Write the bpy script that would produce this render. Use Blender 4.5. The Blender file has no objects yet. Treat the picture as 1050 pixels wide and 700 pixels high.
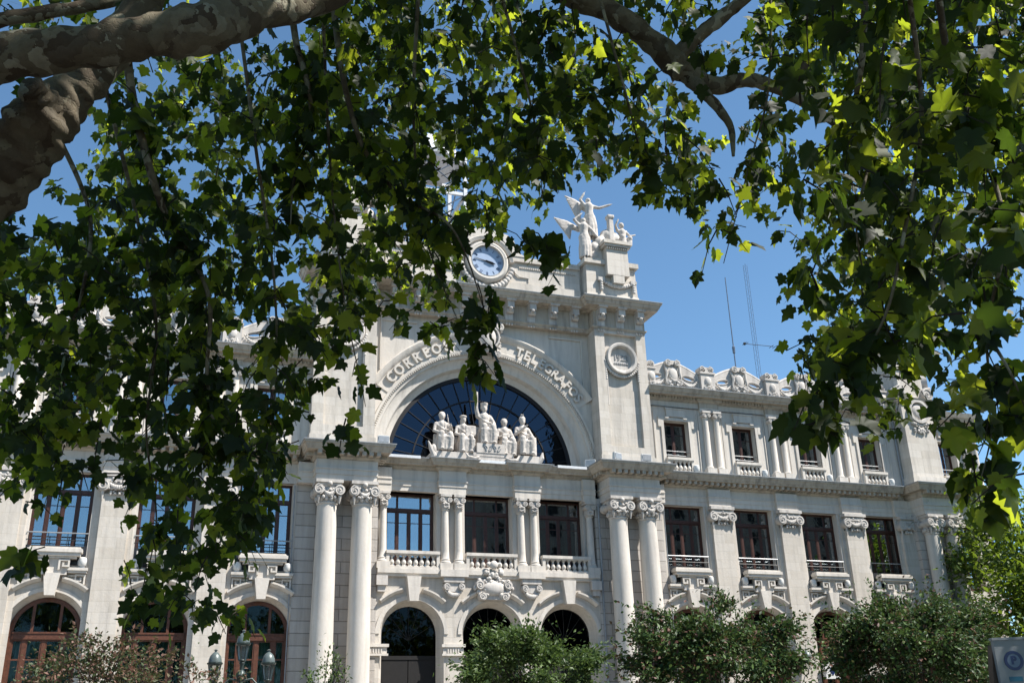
import bpy, bmesh, math, random
import numpy as np
from math import sin, cos, pi, radians, sqrt, atan2, exp
from mathutils import Vector, Matrix
from mathutils.geometry import tessellate_polygon

SC = bpy.context.scene
COL = SC.collection
random.seed(7)
rng = np.random.default_rng(11)

# ------------------------------------------------------------------ materials
MATS = {}
def newmat(name):
    m = bpy.data.materials.new(name); m.use_nodes = True
    nt = m.node_tree; nt.nodes.clear()
    out = nt.nodes.new('ShaderNodeOutputMaterial')
    MATS[name] = m
    return m, nt, out
def N(nt, t, **kw):
    n = nt.nodes.new(t)
    for k, v in kw.items():
        if k in n.inputs.keys() if isinstance(k, str) else False: n.inputs[k].default_value = v
        else: setattr(n, k, v)
    return n
def ramp(nt, fac, stops):
    r = nt.nodes.new('ShaderNodeValToRGB')
    els = r.color_ramp.elements
    while len(els) < len(stops): els.new(.5)
    for e, (p, c) in zip(els, stops):
        e.position = p; e.color = (*c, 1) if len(c) == 3 else c
    nt.links.new(fac, r.inputs[0]); return r.outputs[0]
def mixc(nt, f, a, b, mode='MIX'):
    m = nt.nodes.new('ShaderNodeMix'); m.data_type = 'RGBA'; m.blend_type = mode
    for s, v in ((0, f), (6, a), (7, b)):
        if hasattr(v, 'is_linked'): nt.links.new(v, m.inputs[s])
        else: m.inputs[s].default_value = v if s == 0 else (*v, 1)
    return m.outputs[2]
def noise(nt, vec, scale, detail=4, rough=.55, dist=0):
    n = nt.nodes.new('ShaderNodeTexNoise'); n.inputs['Scale'].default_value = scale
    n.inputs['Detail'].default_value = detail; n.inputs['Roughness'].default_value = rough
    n.inputs['Distortion'].default_value = dist
    if vec is not None: nt.links.new(vec, n.inputs['Vector'])
    return n.outputs[0]
def objco(nt, scale=(1, 1, 1)):
    t = nt.nodes.new('ShaderNodeNewGeometry'); m = nt.nodes.new('ShaderNodeMapping')
    m.inputs['Scale'].default_value = scale
    nt.links.new(t.outputs['Position'], m.inputs[0]); return m.outputs[0]
def principled(nt, out, col, rough=.8, metal=0, spec=.3, bump=None, bstr=.3, bdist=.02):
    p = nt.nodes.new('ShaderNodeBsdfPrincipled')
    if hasattr(col, 'is_linked'): nt.links.new(col, p.inputs['Base Color'])
    else: p.inputs['Base Color'].default_value = (*col, 1)
    if hasattr(rough, 'is_linked'): nt.links.new(rough, p.inputs['Roughness'])
    else: p.inputs['Roughness'].default_value = rough
    p.inputs['Metallic'].default_value = metal
    p.inputs['Specular IOR Level'].default_value = spec
    if bump is not None:
        b = nt.nodes.new('ShaderNodeBump'); b.inputs['Strength'].default_value = bstr
        b.inputs['Distance'].default_value = bdist
        nt.links.new(bump, b.inputs['Height']); nt.links.new(b.outputs[0], p.inputs['Normal'])
    nt.links.new(p.outputs[0], out.inputs['Surface']); return p

def stone(name, base, joints=None, stain=.35, jdark=.55, rust=False):
    base = tuple(x*.80 for x in base)
    m, nt, out = newmat(name)
    co = objco(nt)
    big = noise(nt, co, .35, 5, .6)
    fine = noise(nt, co, 7, 6, .65)
    streak = noise(nt, objco(nt, (2.2, 2.2, .22)), 1.6, 5, .6)
    c1 = ramp(nt, big, [(.3, tuple(x*.86 for x in base)), (.7, tuple(min(1, x*1.06) for x in base))])
    warm = (base[0]*.93, base[1]*.87, base[2]*.79)
    c2 = mixc(nt, ramp(nt, fine, [(.45, (0, 0, 0)), (.8, (.55, .55, .55))]), c1, warm)
    grey = tuple(x*.50 for x in (base[0], base[1]*1.0, base[2]*1.02))
    c3 = mixc(nt, ramp(nt, streak, [(.47, (0, 0, 0)), (.75, (min(1, stain*1.5),)*3)]), c2, grey)
    hgt = fine
    if joints:
        t = nt.nodes.new('ShaderNodeTexCoord'); s = nt.nodes.new('ShaderNodeSeparateXYZ')
        nt.links.new(t.outputs['Object'], s.inputs[0])
        a = nt.nodes.new('ShaderNodeMath'); a.operation = 'ADD'
        nt.links.new(s.outputs[0], a.inputs[0]); nt.links.new(s.outputs[1], a.inputs[1])
        c = nt.nodes.new('ShaderNodeCombineXYZ')
        nt.links.new(a.outputs[0], c.inputs[0]); nt.links.new(s.outputs[2], c.inputs[1])
        b = nt.nodes.new('ShaderNodeTexBrick')
        nt.links.new(c.outputs[0], b.inputs['Vector'])
        b.inputs['Scale'].default_value = 1
        b.inputs['Brick Width'].default_value = joints[0]; b.inputs['Row Height'].default_value = joints[1]
        b.inputs['Mortar Size'].default_value = joints[2]; b.inputs['Mortar Smooth'].default_value = .3
        b.inputs['Color1'].default_value = (1, 1, 1, 1); b.inputs['Color2'].default_value = (.88, .865, .84, 1)
        b.inputs['Mortar'].default_value = (jdark, jdark, jdark*.96, 1)
        c3 = mixc(nt, 1.0, c3, b.outputs['Color'], 'MULTIPLY')
        inv = nt.nodes.new('ShaderNodeMath'); inv.operation = 'MULTIPLY_ADD'
        nt.links.new(b.outputs['Fac'], inv.inputs[0]); inv.inputs[1].default_value = -3.0 if rust else -1.5
        nt.links.new(fine, inv.inputs[2]); hgt = inv.outputs[0]
    principled(nt, out, c3, .85, spec=.2, bump=hgt, bstr=.5 if rust else .3, bdist=.03)
    return m
ST = (.69, .64, .575)
stone('stone', ST, (1.35, .47, .008), jdark=.8)
stone('stone_plain', (.71, .66, .595))
stone('stone_rusticated', (.60, .56, .52), (2.6, .56, .022), jdark=.5, rust=True)
stone('stone_carved', (.64, .60, .555), stain=.6)
stone('stone_marble', (.66, .61, .56), stain=.65)
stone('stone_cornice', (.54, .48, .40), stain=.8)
stone('stone_grey', (.40, .40, .40), stain=.5)
stone('plaza_paving_shaded', (.13, .125, .115), (.6, .4, .01), jdark=.6)  # paving with tree shade put into its colour as a darker tone
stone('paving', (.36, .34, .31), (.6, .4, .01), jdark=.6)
stone('plaster_ochre', (.20, .17, .14), stain=.3)

def simple(name, col, rough=.5, metal=0, spec=.4, var=.15, scale=6, bstr=.1):
    col = tuple(x*.76 for x in col)
    m, nt, out = newmat(name)
    n = noise(nt, objco(nt), scale, 5)
    c = ramp(nt, n, [(.3, tuple(x*(1-var) for x in col)), (.7, tuple(min(1, x*(1+var)) for x in col))])
    principled(nt, out, c, rough, metal, spec, bump=n, bstr=bstr, bdist=.01); return m
simple('lead', (.30, .32, .34), .5, .0)
simple('flashing', (.78, .80, .82), .35, 0)
simple('wood', (.060, .022, .014), .45, var=.35, scale=9)
simple('wood_painted_lit', (.115, .042, .022), .5, var=.3, scale=9)  # lighter copy of the wood, its lit look put into the colour
simple('iron', (.022, .024, .028), .45, var=.3)
simple('steel_white', (.75, .76, .78), .4)
simple('rail_grey', (.42, .43, .44), .35, .3)
simple('dark_interior', (.015, .014, .014), .9)
simple('curtain_teal', (.20, .32, .31), .9, var=.25, scale=3)
simple('curtain', (.20, .24, .23), .9, var=.25, scale=3)
simple('white_paint', (.78, .77, .74), .5, var=.06)
simple('lamp_green', (.045, .065, .062), .38, .2, var=.3)
simple('lamp_cap', (.13, .16, .155), .35, .1, var=.15)
simple('slate', (.13, .17, .19), .45, var=.3, scale=3)
simple('asphalt', (.05, .05, .052), .85, var=.25, scale=20)
simple('mast', (.16, .19, .24), .4, .4)
simple('blue_paint', (.015, .03, .12), .35, var=.05)
simple('light_blue_paint', (.13, .18, .27), .35, var=.05)
simple('cyan_paint', (.01, .12, .2), .35, var=.05)
simple('pale_panel', (.26, .275, .29), .4, var=.05)
simple('brown_metal', (.06, .035, .025), .5)
simple('dial', (.42, .52, .68), .25, var=.08, scale=3)
simple('black_paint', (.010, .010, .013), .75, var=.1)
simple('soil', (.16, .13, .10), .95, var=.3)
simple('road_paint', (.75, .75, .73), .6, var=.1)

def glassmat(name, refl, tint, rough=.02, wav=.0015, gl=(.85, .93, 1)):
    m, nt, out = newmat(name)
    g = nt.nodes.new('ShaderNodeBsdfGlossy'); g.inputs['Roughness'].default_value = rough
    g.inputs['Color'].default_value = (*gl, 1)
    t = nt.nodes.new('ShaderNodeBsdfTransparent'); t.inputs['Color'].default_value = (*tint, 1)
    mx = nt.nodes.new('ShaderNodeMixShader')
    f = nt.nodes.new('ShaderNodeFresnel'); f.inputs[0].default_value = 1.45
    ma = nt.nodes.new('ShaderNodeMath'); ma.operation = 'ADD'; ma.use_clamp = True
    nt.links.new(f.outputs[0], ma.inputs[0]); ma.inputs[1].default_value = refl
    nt.links.new(ma.outputs[0], mx.inputs[0])
    nt.links.new(t.outputs[0], mx.inputs[1]); nt.links.new(g.outputs[0], mx.inputs[2])
    n = noise(nt, objco(nt), .9, 3); b = nt.nodes.new('ShaderNodeBump')
    b.inputs['Strength'].default_value = .25; b.inputs['Distance'].default_value = wav*10
    nt.links.new(n, b.inputs['Height']); nt.links.new(b.outputs[0], g.inputs['Normal'])
    nt.links.new(mx.outputs[0], out.inputs['Surface']); return m
glassmat('glass', .28, (.5, .56, .55))
glassmat('glass_fan', .05, (.10, .14, .2), gl=(.40, .50, .66))
glassmat('glass_door', .0, (.06, .07, .07), gl=(.3, .35, .4))
glassmat('glass_arched', .0, (.62, .72, .70), gl=(.35, .42, .45))
glassmat('glass_lantern', .1, (.8, .8, .76), rough=.3)

def leafmat(name, stops, trans, tfac=.5, rough=.4):
    m, nt, out = newmat(name)
    geo = nt.nodes.new('ShaderNodeNewGeometry')
    col = ramp(nt, geo.outputs['Random Per Island'], stops)
    p = nt.nodes.new('ShaderNodeBsdfPrincipled'); nt.links.new(col, p.inputs['Base Color'])
    p.inputs['Roughness'].default_value = rough; p.inputs['Specular IOR Level'].default_value = .35
    tr = nt.nodes.new('ShaderNodeBsdfTranslucent')
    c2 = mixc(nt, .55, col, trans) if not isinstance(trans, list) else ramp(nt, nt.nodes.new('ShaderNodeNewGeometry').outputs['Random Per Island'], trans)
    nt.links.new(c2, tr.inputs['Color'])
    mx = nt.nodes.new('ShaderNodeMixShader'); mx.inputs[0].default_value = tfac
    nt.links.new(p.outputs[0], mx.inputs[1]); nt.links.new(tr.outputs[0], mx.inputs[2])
    nt.links.new(mx.outputs[0], out.inputs['Surface']); return m
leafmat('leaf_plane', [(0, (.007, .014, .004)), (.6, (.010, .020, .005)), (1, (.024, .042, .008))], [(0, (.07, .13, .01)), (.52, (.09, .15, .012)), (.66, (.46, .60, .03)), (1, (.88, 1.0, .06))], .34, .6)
leafmat('leaf_shrub', [(0, (.016, .038, .010)), (.45, (.036, .078, .018)), (.80, (.09, .155, .035)), (.86, (.085, .035, .022)), (1, (.12, .055, .038))], (.08, .12, .03), .25, .55)
leafmat('leaf_red_shrub', [(0, (.025, .045, .016)), (.5, (.06, .09, .035)), (.6, (.11, .055, .04)), (1, (.18, .10, .075))], (.16, .16, .05), .25, .6)
leafmat('leaf_bright', [(0, (.022, .045, .011)), (.5, (.05, .09, .022)), (1, (.11, .16, .05))], (.13, .2, .04), .3, .5)
leafmat('leaf_mid', [(0, (.022, .045, .009)), (.5, (.05, .09, .014)), (1, (.12, .18, .025))], (.3, .42, .02), .35, .5)

def barkmat(name, cols, scale=3.2):
    m, nt, out = newmat(name)
    co = objco(nt)
    d = nt.nodes.new('ShaderNodeTexNoise'); d.inputs['Scale'].default_value = 4; d.inputs['Detail'].default_value = 5; nt.links.new(co, d.inputs['Vector'])
    ad = nt.nodes.new('ShaderNodeVectorMath'); ad.operation = 'MULTIPLY_ADD'
    nt.links.new(d.outputs['Color'], ad.inputs[0]); ad.inputs[1].default_value = (.9,)*3; nt.links.new(co, ad.inputs[2])
    v = nt.nodes.new('ShaderNodeTexVoronoi'); v.inputs['Scale'].default_value = scale
    nt.links.new(ad.outputs[0], v.inputs['Vector'])
    sp = nt.nodes.new('ShaderNodeSeparateColor'); nt.links.new(v.outputs['Color'], sp.inputs[0])
    c = ramp(nt, sp.outputs[0], [(i/(len(cols)-1), cc) for i, cc in enumerate(cols)])
    f = noise(nt, co, 22, 6, .7)
    c = mixc(nt, .6, c, ramp(nt, f, [(.3, (.45, .45, .45)), (.7, (1, 1, 1))]), 'MULTIPLY')
    v2 = nt.nodes.new('ShaderNodeTexVoronoi'); v2.feature = 'DISTANCE_TO_EDGE'; v2.inputs['Scale'].default_value = scale
    nt.links.new(ad.outputs[0], v2.inputs['Vector'])
    e = ramp(nt, v2.outputs['Distance'], [(0, (0, 0, 0)), (.06, (1, 1, 1))])
    h = mixc(nt, .5, sp.outputs[0], f); h = mixc(nt, .12, h, e)
    c = mixc(nt, .45, c, e, 'MULTIPLY') if False else c
    principled(nt, out, c, .8, spec=.2, bump=h, bstr=.7, bdist=.02); return m
barkmat('bark_plane', [(.07, .05, .034), (.13, .105, .072), (.19, .165, .115), (.075, .052, .036), (.33, .31, .235), (.14, .115, .078), (.23, .205, .145)], 6.5)
barkmat('bark_dark', [(.025, .02, .016), (.045, .037, .03), (.03, .025, .02)])

# ------------------------------------------------------------------ mesh builder
class MB:
    def __init__(s): s.v = []; s.f = []
    def add(s, vs, fs):
        o = len(s.v); s.v += [tuple(p) for p in vs]; s.f += [tuple(i+o for i in f) for f in fs]
    def box(s, x0, x1, y0, y1, z0, z1, tx=0, ty=0):
        # tx, ty: how much the top is narrower (+) than the bottom
        s.add([(x0, y0, z0), (x1, y0, z0), (x1, y1, z0), (x0, y1, z0),
               (x0+tx, y0+ty, z1), (x1-tx, y0+ty, z1), (x1-tx, y1-ty, z1), (x0+tx, y1-ty, z1)],
              [(0, 3, 2, 1), (4, 5, 6, 7), (0, 1, 5, 4), (1, 2, 6, 5), (2, 3, 7, 6), (3, 0, 4, 7)])
    def tube(s, pts, rad, n=8, cap=True):
        pts = [Vector(p) for p in pts]
        if not hasattr(rad, '__len__'): rad = [rad]*len(pts)
        up = Vector((0.13, .2, 1)).normalized(); o = len(s.v); prev = None
        for i, p in enumerate(pts):
            d = (pts[min(i+1, len(pts)-1)]-pts[max(i-1, 0)]).normalized()
            if prev is None:
                a = d.cross(up)
                if a.length < .05: a = d.cross(Vector((1, 0, 0)))
            else: a = prev - d*prev.dot(d)
            a.normalize(); prev = a; b = d.cross(a)
            for k in range(n):
                t = 2*pi*k/n; q = p+(a*cos(t)+b*sin(t))*rad[i]; s.v.append(tuple(q))
        for i in range(len(pts)-1):
            for k in range(n):
                s.f.append((o+i*n+k, o+i*n+(k+1) % n, o+(i+1)*n+(k+1) % n, o+(i+1)*n+k))
        if cap:
            s.f.append(tuple(o+k for k in range(n))[::-1]); e = o+(len(pts)-1)*n
            s.f.append(tuple(e+k for k in range(n)))
    def lathe(s, prof, c=(0, 0, 0), n=20):
        o = len(s.v)
        for r, z in prof:
            for k in range(n):
                t = 2*pi*k/n; s.v.append((c[0]+r*cos(t), c[1]+r*sin(t), c[2]+z))
        for i in range(len(prof)-1):
            for k in range(n):
                s.f.append((o+i*n+k, o+i*n+(k+1) % n, o+(i+1)*n+(k+1) % n, o+(i+1)*n+k))
        s.f.append(tuple(o+k for k in range(n))[::-1]); e = o+(len(prof)-1)*n
        s.f.append(tuple(e+k for k in range(n)))
    def ball(s, c, r, n=10, sq=(1, 1, 1)):
        prof = [(max(.001, r*sin(pi*i/(n//2+2))), -r*cos(pi*i/(n//2+2))) for i in range(n//2+3)]
        o = len(s.v); s.lathe(prof, (0, 0, 0), n)
        for i in range(o, len(s.v)):
            x, y, z = s.v[i]; s.v[i] = (c[0]+x*sq[0], c[1]+y*sq[1], c[2]+z*sq[2])
    def ring(s, cx, cz, prof, a0=0, a1=180, n=48, closed=False):
        # profile [(R, Y)] swept round an axis parallel to Y; open strip made solid by its closed profile
        o = len(s.v); m = len(prof); full = abs(a1-a0) >= 359.9
        cnt = n if full else n+1
        for i in range(cnt):
            t = radians(a0+(a1-a0)*i/n)
            for R, Y in prof: s.v.append((cx+R*cos(t), Y, cz+R*sin(t)))
        for i in range(n):
            j = (i+1) % cnt
            for k in range(m if closed else m-1):
                k2 = (k+1) % m
                s.f.append((o+i*m+k, o+j*m+k, o+j*m+k2, o+i*m+k2))
        if closed and not full:
            s.f.append(tuple(o+k for k in range(m))); e = o+n*m; s.f.append(tuple(e+k for k in range(m))[::-1])
    def prism(s, poly, y0, y1):
        # poly in (x, z)
        n = len(poly)
        tri = tessellate_polygon([[Vector((x, z, 0)) for x, z in poly]])
        vs = [(x, y0, z) for x, z in poly]+[(x, y1, z) for x, z in poly]
        fs = [tuple(t) for t in tri]+[tuple(i+n for i in t)[::-1] for t in tri]
        fs += [(i, (i+1) % n, n+(i+1) % n, n+i) for i in range(n)]
        s.add(vs, fs)
    def plate(s, outer, holes, y0, y1, back=None):
        # plate in the XZ plane from y0 (front) to y1, with holes; back = hole outlines on the back face (splayed)
        back = back or holes
        loops = [outer]+holes; bl = [outer]+back
        allv = [p for l in loops for p in l]; n = len(allv)
        tri = tessellate_polygon([[Vector((x, z, 0)) for x, z in l] for l in loops])
        vs = [(x, y0, z) for x, z in allv]+[(x, y1, z) for l in bl for x, z in l]
        fs = [tuple(t) for t in tri]+[tuple(i+n for i in t)[::-1] for t in tri]
        o = 0
        for l in loops:
            k = len(l); fs += [(o+i, o+(i+1) % k, n+o+(i+1) % k, n+o+i) for i in range(k)]; o += k
        s.add(vs, fs)
    def build(s, name, mat, parent=None, smooth=False, angle=35, bevel=0, loc=None):
        me = bpy.data.meshes.new(name); me.from_pydata(s.v, [], s.f)
        bm = bmesh.new(); bm.from_mesh(me)
        bmesh.ops.recalc_face_normals(bm, faces=bm.faces)
        bm.to_mesh(me); bm.free()
        me.materials.append(MATS[mat])
        if smooth:
            me.polygons.foreach_set('use_smooth', [True]*len(me.polygons))
            try: me.set_sharp_from_angle(angle=radians(angle))
            except Exception: pass
        o = bpy.data.objects.new(name, me); COL.objects.link(o)
        if parent is not None: o.parent = parent
        if loc: o.location = loc
        return o

def tag(o, label=None, cat=None, group=None, kind=None):
    if label: o['label'] = label
    if cat: o['category'] = cat
    if group: o['group'] = group
    if kind: o['kind'] = kind
    return o
def empty(name, loc=(0, 0, 0), rz=0):
    e = bpy.data.objects.new(name, None); COL.objects.link(e); e.location = loc; e.rotation_euler = (0, 0, rz)
    e.empty_display_size = .3; return e
def copy_tree(o, parent=None):
    c = o.copy(); COL.objects.link(c); c.parent = parent
    for ch in list(o.children): copy_tree(ch, c)
    return c
def archpoly(cx, R, zs, zb, n=20, jamb=None):
    j = jamb if jamb is not None else R
    return [(cx-j, zb), (cx+j, zb)]+[(cx+R*cos(pi*i/n), zs+R*sin(pi*i/n)) for i in range(n+1)]
def rect(x0, x1, z0, z1): return [(x0, z0), (x1, z0), (x1, z1), (x0, z1)]
# ------------------------------------------------------------------ building
B = empty('palace_building')
tag(B, 'pale stone palace with big arched centre, giant paired columns and festooned roof parapet', 'building')

def cor(mb, x0, x1, yf, yb, layers, e0=1, e1=1):
    for z0, z1, p0, p1 in layers:
        mb.add([(x0-p0*e0, yf-p0, z0), (x1+p0*e1, yf-p0, z0), (x1+p0*e1, yb, z0), (x0-p0*e0, yb, z0),
                (x0-p1*e0, yf-p1, z1), (x1+p1*e1, yf-p1, z1), (x1+p1*e1, yb, z1), (x0-p1*e0, yb, z1)],
               [(0, 3, 2, 1), (4, 5, 6, 7), (0, 1, 5, 4), (1, 2, 6, 5), (2, 3, 7, 6), (3, 0, 4, 7)])
def span(s, a, b): return (a, b) if s > 0 else (-b, -a)
def festoon(mb, x0, x1, z, sag, y, r=.07, n=12, sq=(1, .7, 1)):
    for i in range(n+1):
        t = i/n; q = r*(.65+.6*sin(pi*t))
        mb.ball((x0+(x1-x0)*t, y, z-sag*4*t*(1-t)), q, 8, sq)
def volute(mb, cx, cz, r, y0, y1, flip=1, n=16):
    # a scroll: disc, raised spiral and eye
    mb.prism([(cx+r*cos(2*pi*i/n), cz+r*sin(2*pi*i/n)) for i in range(n)], y0, y1)
    pts = []
    for i in range(30):
        t = i/29; a = flip*(t*2*pi*1.75+pi/2); q = r*(.95-.78*t); pts.append((cx+q*cos(a), y0-.004, cz+q*sin(a)))
    mb.tube(pts, [r*.13*(1-.5*i/29) for i in range(30)], 6)
    mb.ball((cx, y0-.01, cz), r*.2, 8)
def key(mb, x, z, s, m, y0, y1, w=.055):
    # greek-key hook, mirrored by m
    def b(a, b_, c, d):
        xa, xb = x+m*a*s, x+m*b_*s; mb.box(min(xa, xb), max(xa, xb), y0, y1, z+c*s, z+d*s)
    k = w/s
    b(0, k, 0, 1); b(k, 1, 1-k, 1); b(1-k, 1, .28, 1-k); b(.35, 1-k, .28, .28+k); b(.35, .35+k, .28+k, .68)
def foliage_relief(mb, cx, cz, w, h, y, n, seed, r=.1):
    R = random.Random(seed)
    for i in range(n):
        a, b = R.random(), R.uniform(-1, 1)
        x = a*w/2*sqrt(1-.6*b*b); z = b*h/2; q = r*R.uniform(.5, 1.1)
        for m in (-1, 1): mb.ball((cx+m*x, y-R.random()*.05, cz+z), q, 7, (1, .8, R.uniform(.7, 1.4)))

# --- core volumes
m = MB()
m.box(-9.2, 9.2, 2.6, 15, 0, 25.0); m.box(9.2, 33, 1.7, 22, 0, 20.4); m.box(-33, -9.2, 1.7, 22, 0, 20.4)
m.build('interior', 'dark_interior', B)
m = MB()
m.box(-9.6, -9.203, .5, 15.2, 15, 25.2); m.box(9.203, 9.6, .5, 15.2, 15, 25.2); m.box(-9.6, 9.6, 15.003, 15.4, 0, 25.2)
m.box(32.95, 33.3, .5, 22.3, 0, 20.4); m.box(-33.3, -32.95, .5, 22.3, 0, 20.4); m.box(-33.3, 33.3, 22.003, 22.4, 0, 20.4)
m.build('rear_wall', 'stone', B)
m = MB()
m.box(-9.7, 9.7, .3, 15.3, 25.2, 25.5); m.box(9.7, 33.4, .2, 22.5, 20.4, 20.66); m.box(-33.4, -9.7, .2, 22.5, 20.4, 20.66)
m.build('roof', 'lead', B)

BAYS = [11.44, 15.94, 20.44, 24.94]
PIL = [13.69, 18.19, 22.69]
# --- windows (built once round x=0, then copied)
def frame_rect(mb, x0, x1, z0, z1, y0, y1, t):
    mb.box(x0, x0+t, y0, y1, z0, z1); mb.box(x1-t, x1, y0, y1, z0, z1)
    mb.box(x0+t, x1-t, y0+.002, y1, z1-t, z1); mb.box(x0+t, x1-t, y0+.002, y1, z0, z0+t)
def curtain(mb, x0, x1, z0, z1, y, amp=.04, wl=.17, n=40):
    o = len(mb.v); top = []
    for i in range(n+1):
        x = x0+(x1-x0)*i/n; yy = y+amp*sin(2*pi*x/wl+sin(x*5)); mb.v += [(x, yy, z0), (x, yy, z1)]
    for i in range(n): a = o+2*i; mb.f.append((a, a+2, a+3, a+1))
def main_window(W=2.5, z0=9.55, z1=13.8, y=.42, curt=1, parent=B):
    m = MB(); h = W/2
    frame_rect(m, -h, h, z0, z1, y, y+.12, .11)
    m.box(-h+.11, h-.11, y-.03, y+.12, 12.86, 13.04)
    for x in (-.62, 0, .62):
        m.box(x-.055, x+.055, y+.015, y+.1, z0+.11, 12.86)
        if x: m.box(x-.05, x+.05, y+.015, y+.1, 13.04, z1-.11)
    for x0, x1 in ((-h+.11, -.675), (-.565, -.055), (.055, .565), (.675, h-.11)):
        frame_rect(m, x0+.002, x1-.002, z0+.12, 12.85, y+.03, y+.09, .045)
        m.box(x0, x1, y+.04, y+.08, 12.28, 12.315); m.box(x0, x1, y+.035, y+.085, z0+.5, z0+.56)
    f = m.build('window', 'wood', parent)
    g = MB(); g.box(-h+.05, h-.05, y+.055, y+.063, z0+.05, z1-.05); g.build('glass', 'glass', f)
    if curt:
        c = MB()
        if curt == 1: curtain(c, -h+.1, -.15, z0, z1-.2, y+.35); curtain(c, .2, h-.1, z0, z1-.2, y+.35)
        else: curtain(c, -h+.1, h-.1, z0, z1-.2, y+.35, n=60)
        c.build('curtain', 'curtain', f)
    return f
def place(o, x, y=0, z=0): o.location = (x, y, z); return o
def vary(o, k):
    for ch in o.children:
        if ch.name.startswith('curtain'):
            s_ = (1, .82, .6, .95, .7, .88, .5, .9)[k % 8]; ch.scale = (s_, 1, 1); ch.location.x = (0, .18, -.3, 0, .25, -.1, .4, 0)[k % 8]
        if ch.name.startswith('glass'): ch.rotation_euler = (0, 0, 0)
w1 = main_window(curt=1); w2 = main_window(curt=2)
for w in (w1, w2):   # wing windows carry an iron guard rail
    r = MB()
    r.tube([(-1.27, -.02, 10.98), (1.27, -.02, 10.98)], .03, 8)
    r.build('guard_rail', 'rail_grey', w)
    r = MB(); r.tube([(-1.27, 0, 10.66), (1.27, 0, 10.66)], .022, 8)
    r.box(-1.25, 1.25, .0, .02, 9.6, 10.42)
    for i in range(4): x = -1.2+.8*i; r.box(x-.015, x+.015, -.01, .02, 10.4, 10.98)
    r.build('railing', 'iron', w)
xs = [s*b for s in (1, -1) for b in BAYS]
first = {0: w1, 1: w2}; used = set()
for i, x in enumerate(xs):
    k = i % 2; o = first[k] if k not in used else copy_tree(first[k], B); used.add(k); place(o, x); vary(o, i)
c1 = main_window(W=2.56, curt=1)
for i, x in enumerate((-4.14, 0, 4.14)): place(c1 if i == 0 else copy_tree(c1, B), x, .42)
# tower side window
c3 = copy_tree(c1, B); c3.location = (31.2, -.1, 0); c3.scale = (.55, 1, 1)
# upper windows
def upper_window(parent=B):
    m = MB(); y = .4; h = .79; z0, z1 = 15.7, 18.75
    frame_rect(m, -h, h, z0, z1, y, y+.12, .09); m.box(-.05, .05, y+.01, y+.1, z0+.09, z1-.09)
    for x0, x1 in ((-h+.09, -.05), (.05, h-.09)):
        frame_rect(m, x0+.002, x1-.002, z0+.1, z1-.1, y+.03, y+.09, .05); m.box(x0, x1, y+.04, y+.08, 18.0, 18.04)
    f = m.build('window', 'wood', parent)
    g = MB(); g.box(-h+.04, h-.04, y+.055, y+.063, z0+.04, z1-.04); g.build('glass', 'glass', f)
    c = MB(); curtain(c, -h+.1, h-.1, z0, z1, y+.3, n=30); c.build('curtain', 'curtain', f)
    r = MB(); r.tube([(-h, .12, 16.97), (h, .12, 16.97)], .022, 8); r.tube([(-h, .12, 16.72), (h, .12, 16.72)], .018, 8)
    r.build('guard_rail', 'rail_grey', f)
    return f
u = upper_window()
for i, x in enumerate(xs): o = u if i == 0 else copy_tree(u, B); place(o, x); vary(o, i+3)
c3 = copy_tree(u, B); c3.location = (30.65, -.35, 0); c3.scale = (.8, 1, 1)
# arched ground-floor windows
def arched_window(parent=B):
    m = MB(); y = .38; R = 1.42
    m.ring(0, 6.75, [(R+.02, y), (R+.02, y+.14), (R-.16, y+.14), (R-.16, y)], 0, 180, 28, True)
    for s in (-1, 1): m.box(min(s*(R+.02), s*(R-.16)), max(s*(R+.02), s*(R-.16)), y, y+.14, 1.2, 6.75)
    m.box(-R+.14, R-.14, y-.05, y+.14, 6.42, 6.74); m.box(-R+.14, R-.14, y-.08, y+.14, 6.66, 6.72)
    for x in (-.55, .55): m.box(x-.06, x+.06, y+.01, y+.12, 6.74, 6.75+sqrt((R-.1)**2-x*x))
    for x in (-.78, 0, .78): m.box(x-.075, x+.075, y+.01, y+.12, 1.2, 6.42)
    for x0, x1 in ((-1.26, -.855), (-.705, -.075), (.075, .705), (.855, 1.26)):
        frame_rect(m, x0+.002, x1-.002, 1.3, 6.41, y+.03, y+.1, .06); m.box(x0, x1, y+.04, y+.1, 5.55, 5.62)
    f = m.build('arched_window', 'wood_painted_lit', parent)
    g = MB(); g.prism(archpoly(0, R-.02, 6.75, 1.2), y+.06, y+.068); g.build('glass', 'glass_arched', f)
    c = MB(); curtain(c, -R+.1, R-.1, 1.2, 6.4, y+.35, n=50); c.build('curtain', 'curtain_teal', f)
    return f
a = arched_window()
for i, x in enumerate(xs): place(a if i == 0 else copy_tree(a, B), x)
# entrance doors under the three centre arches
def entrance(parent=B):
    m = MB(); y = .7; R = 1.45
    for s in (-1, 1): m.box(min(0.02*s, s*R), max(.02*s, s*R), y, y+.08, 0.3, 5.6)
    m.ring(0, 6.74, [(R, y), (R, y+.1), (R-.1, y+.1), (R-.1, y)], 0, 180, 28, True)
    m.box(-R, R, y-.03, y+.1, 5.6, 5.78)
    for i in range(1, 8): t = pi*i/8; m.tube([(0, y+.04, 6.5), ((R-.05)*cos(t), y+.04, 6.74+(R-.05)*sin(t))], .018, 6)
    f = m.build('entrance_door', 'dark_interior', parent)
    g = MB(); g.prism(archpoly(0, R-.02, 6.74, 5.7), y+.06, y+.066); g.build('glass', 'glass_door', f); return f
e = entrance()
for i, x in enumerate((-4.14, 0, 4.14)): place(e if i == 0 else copy_tree(e, B), x)

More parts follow.
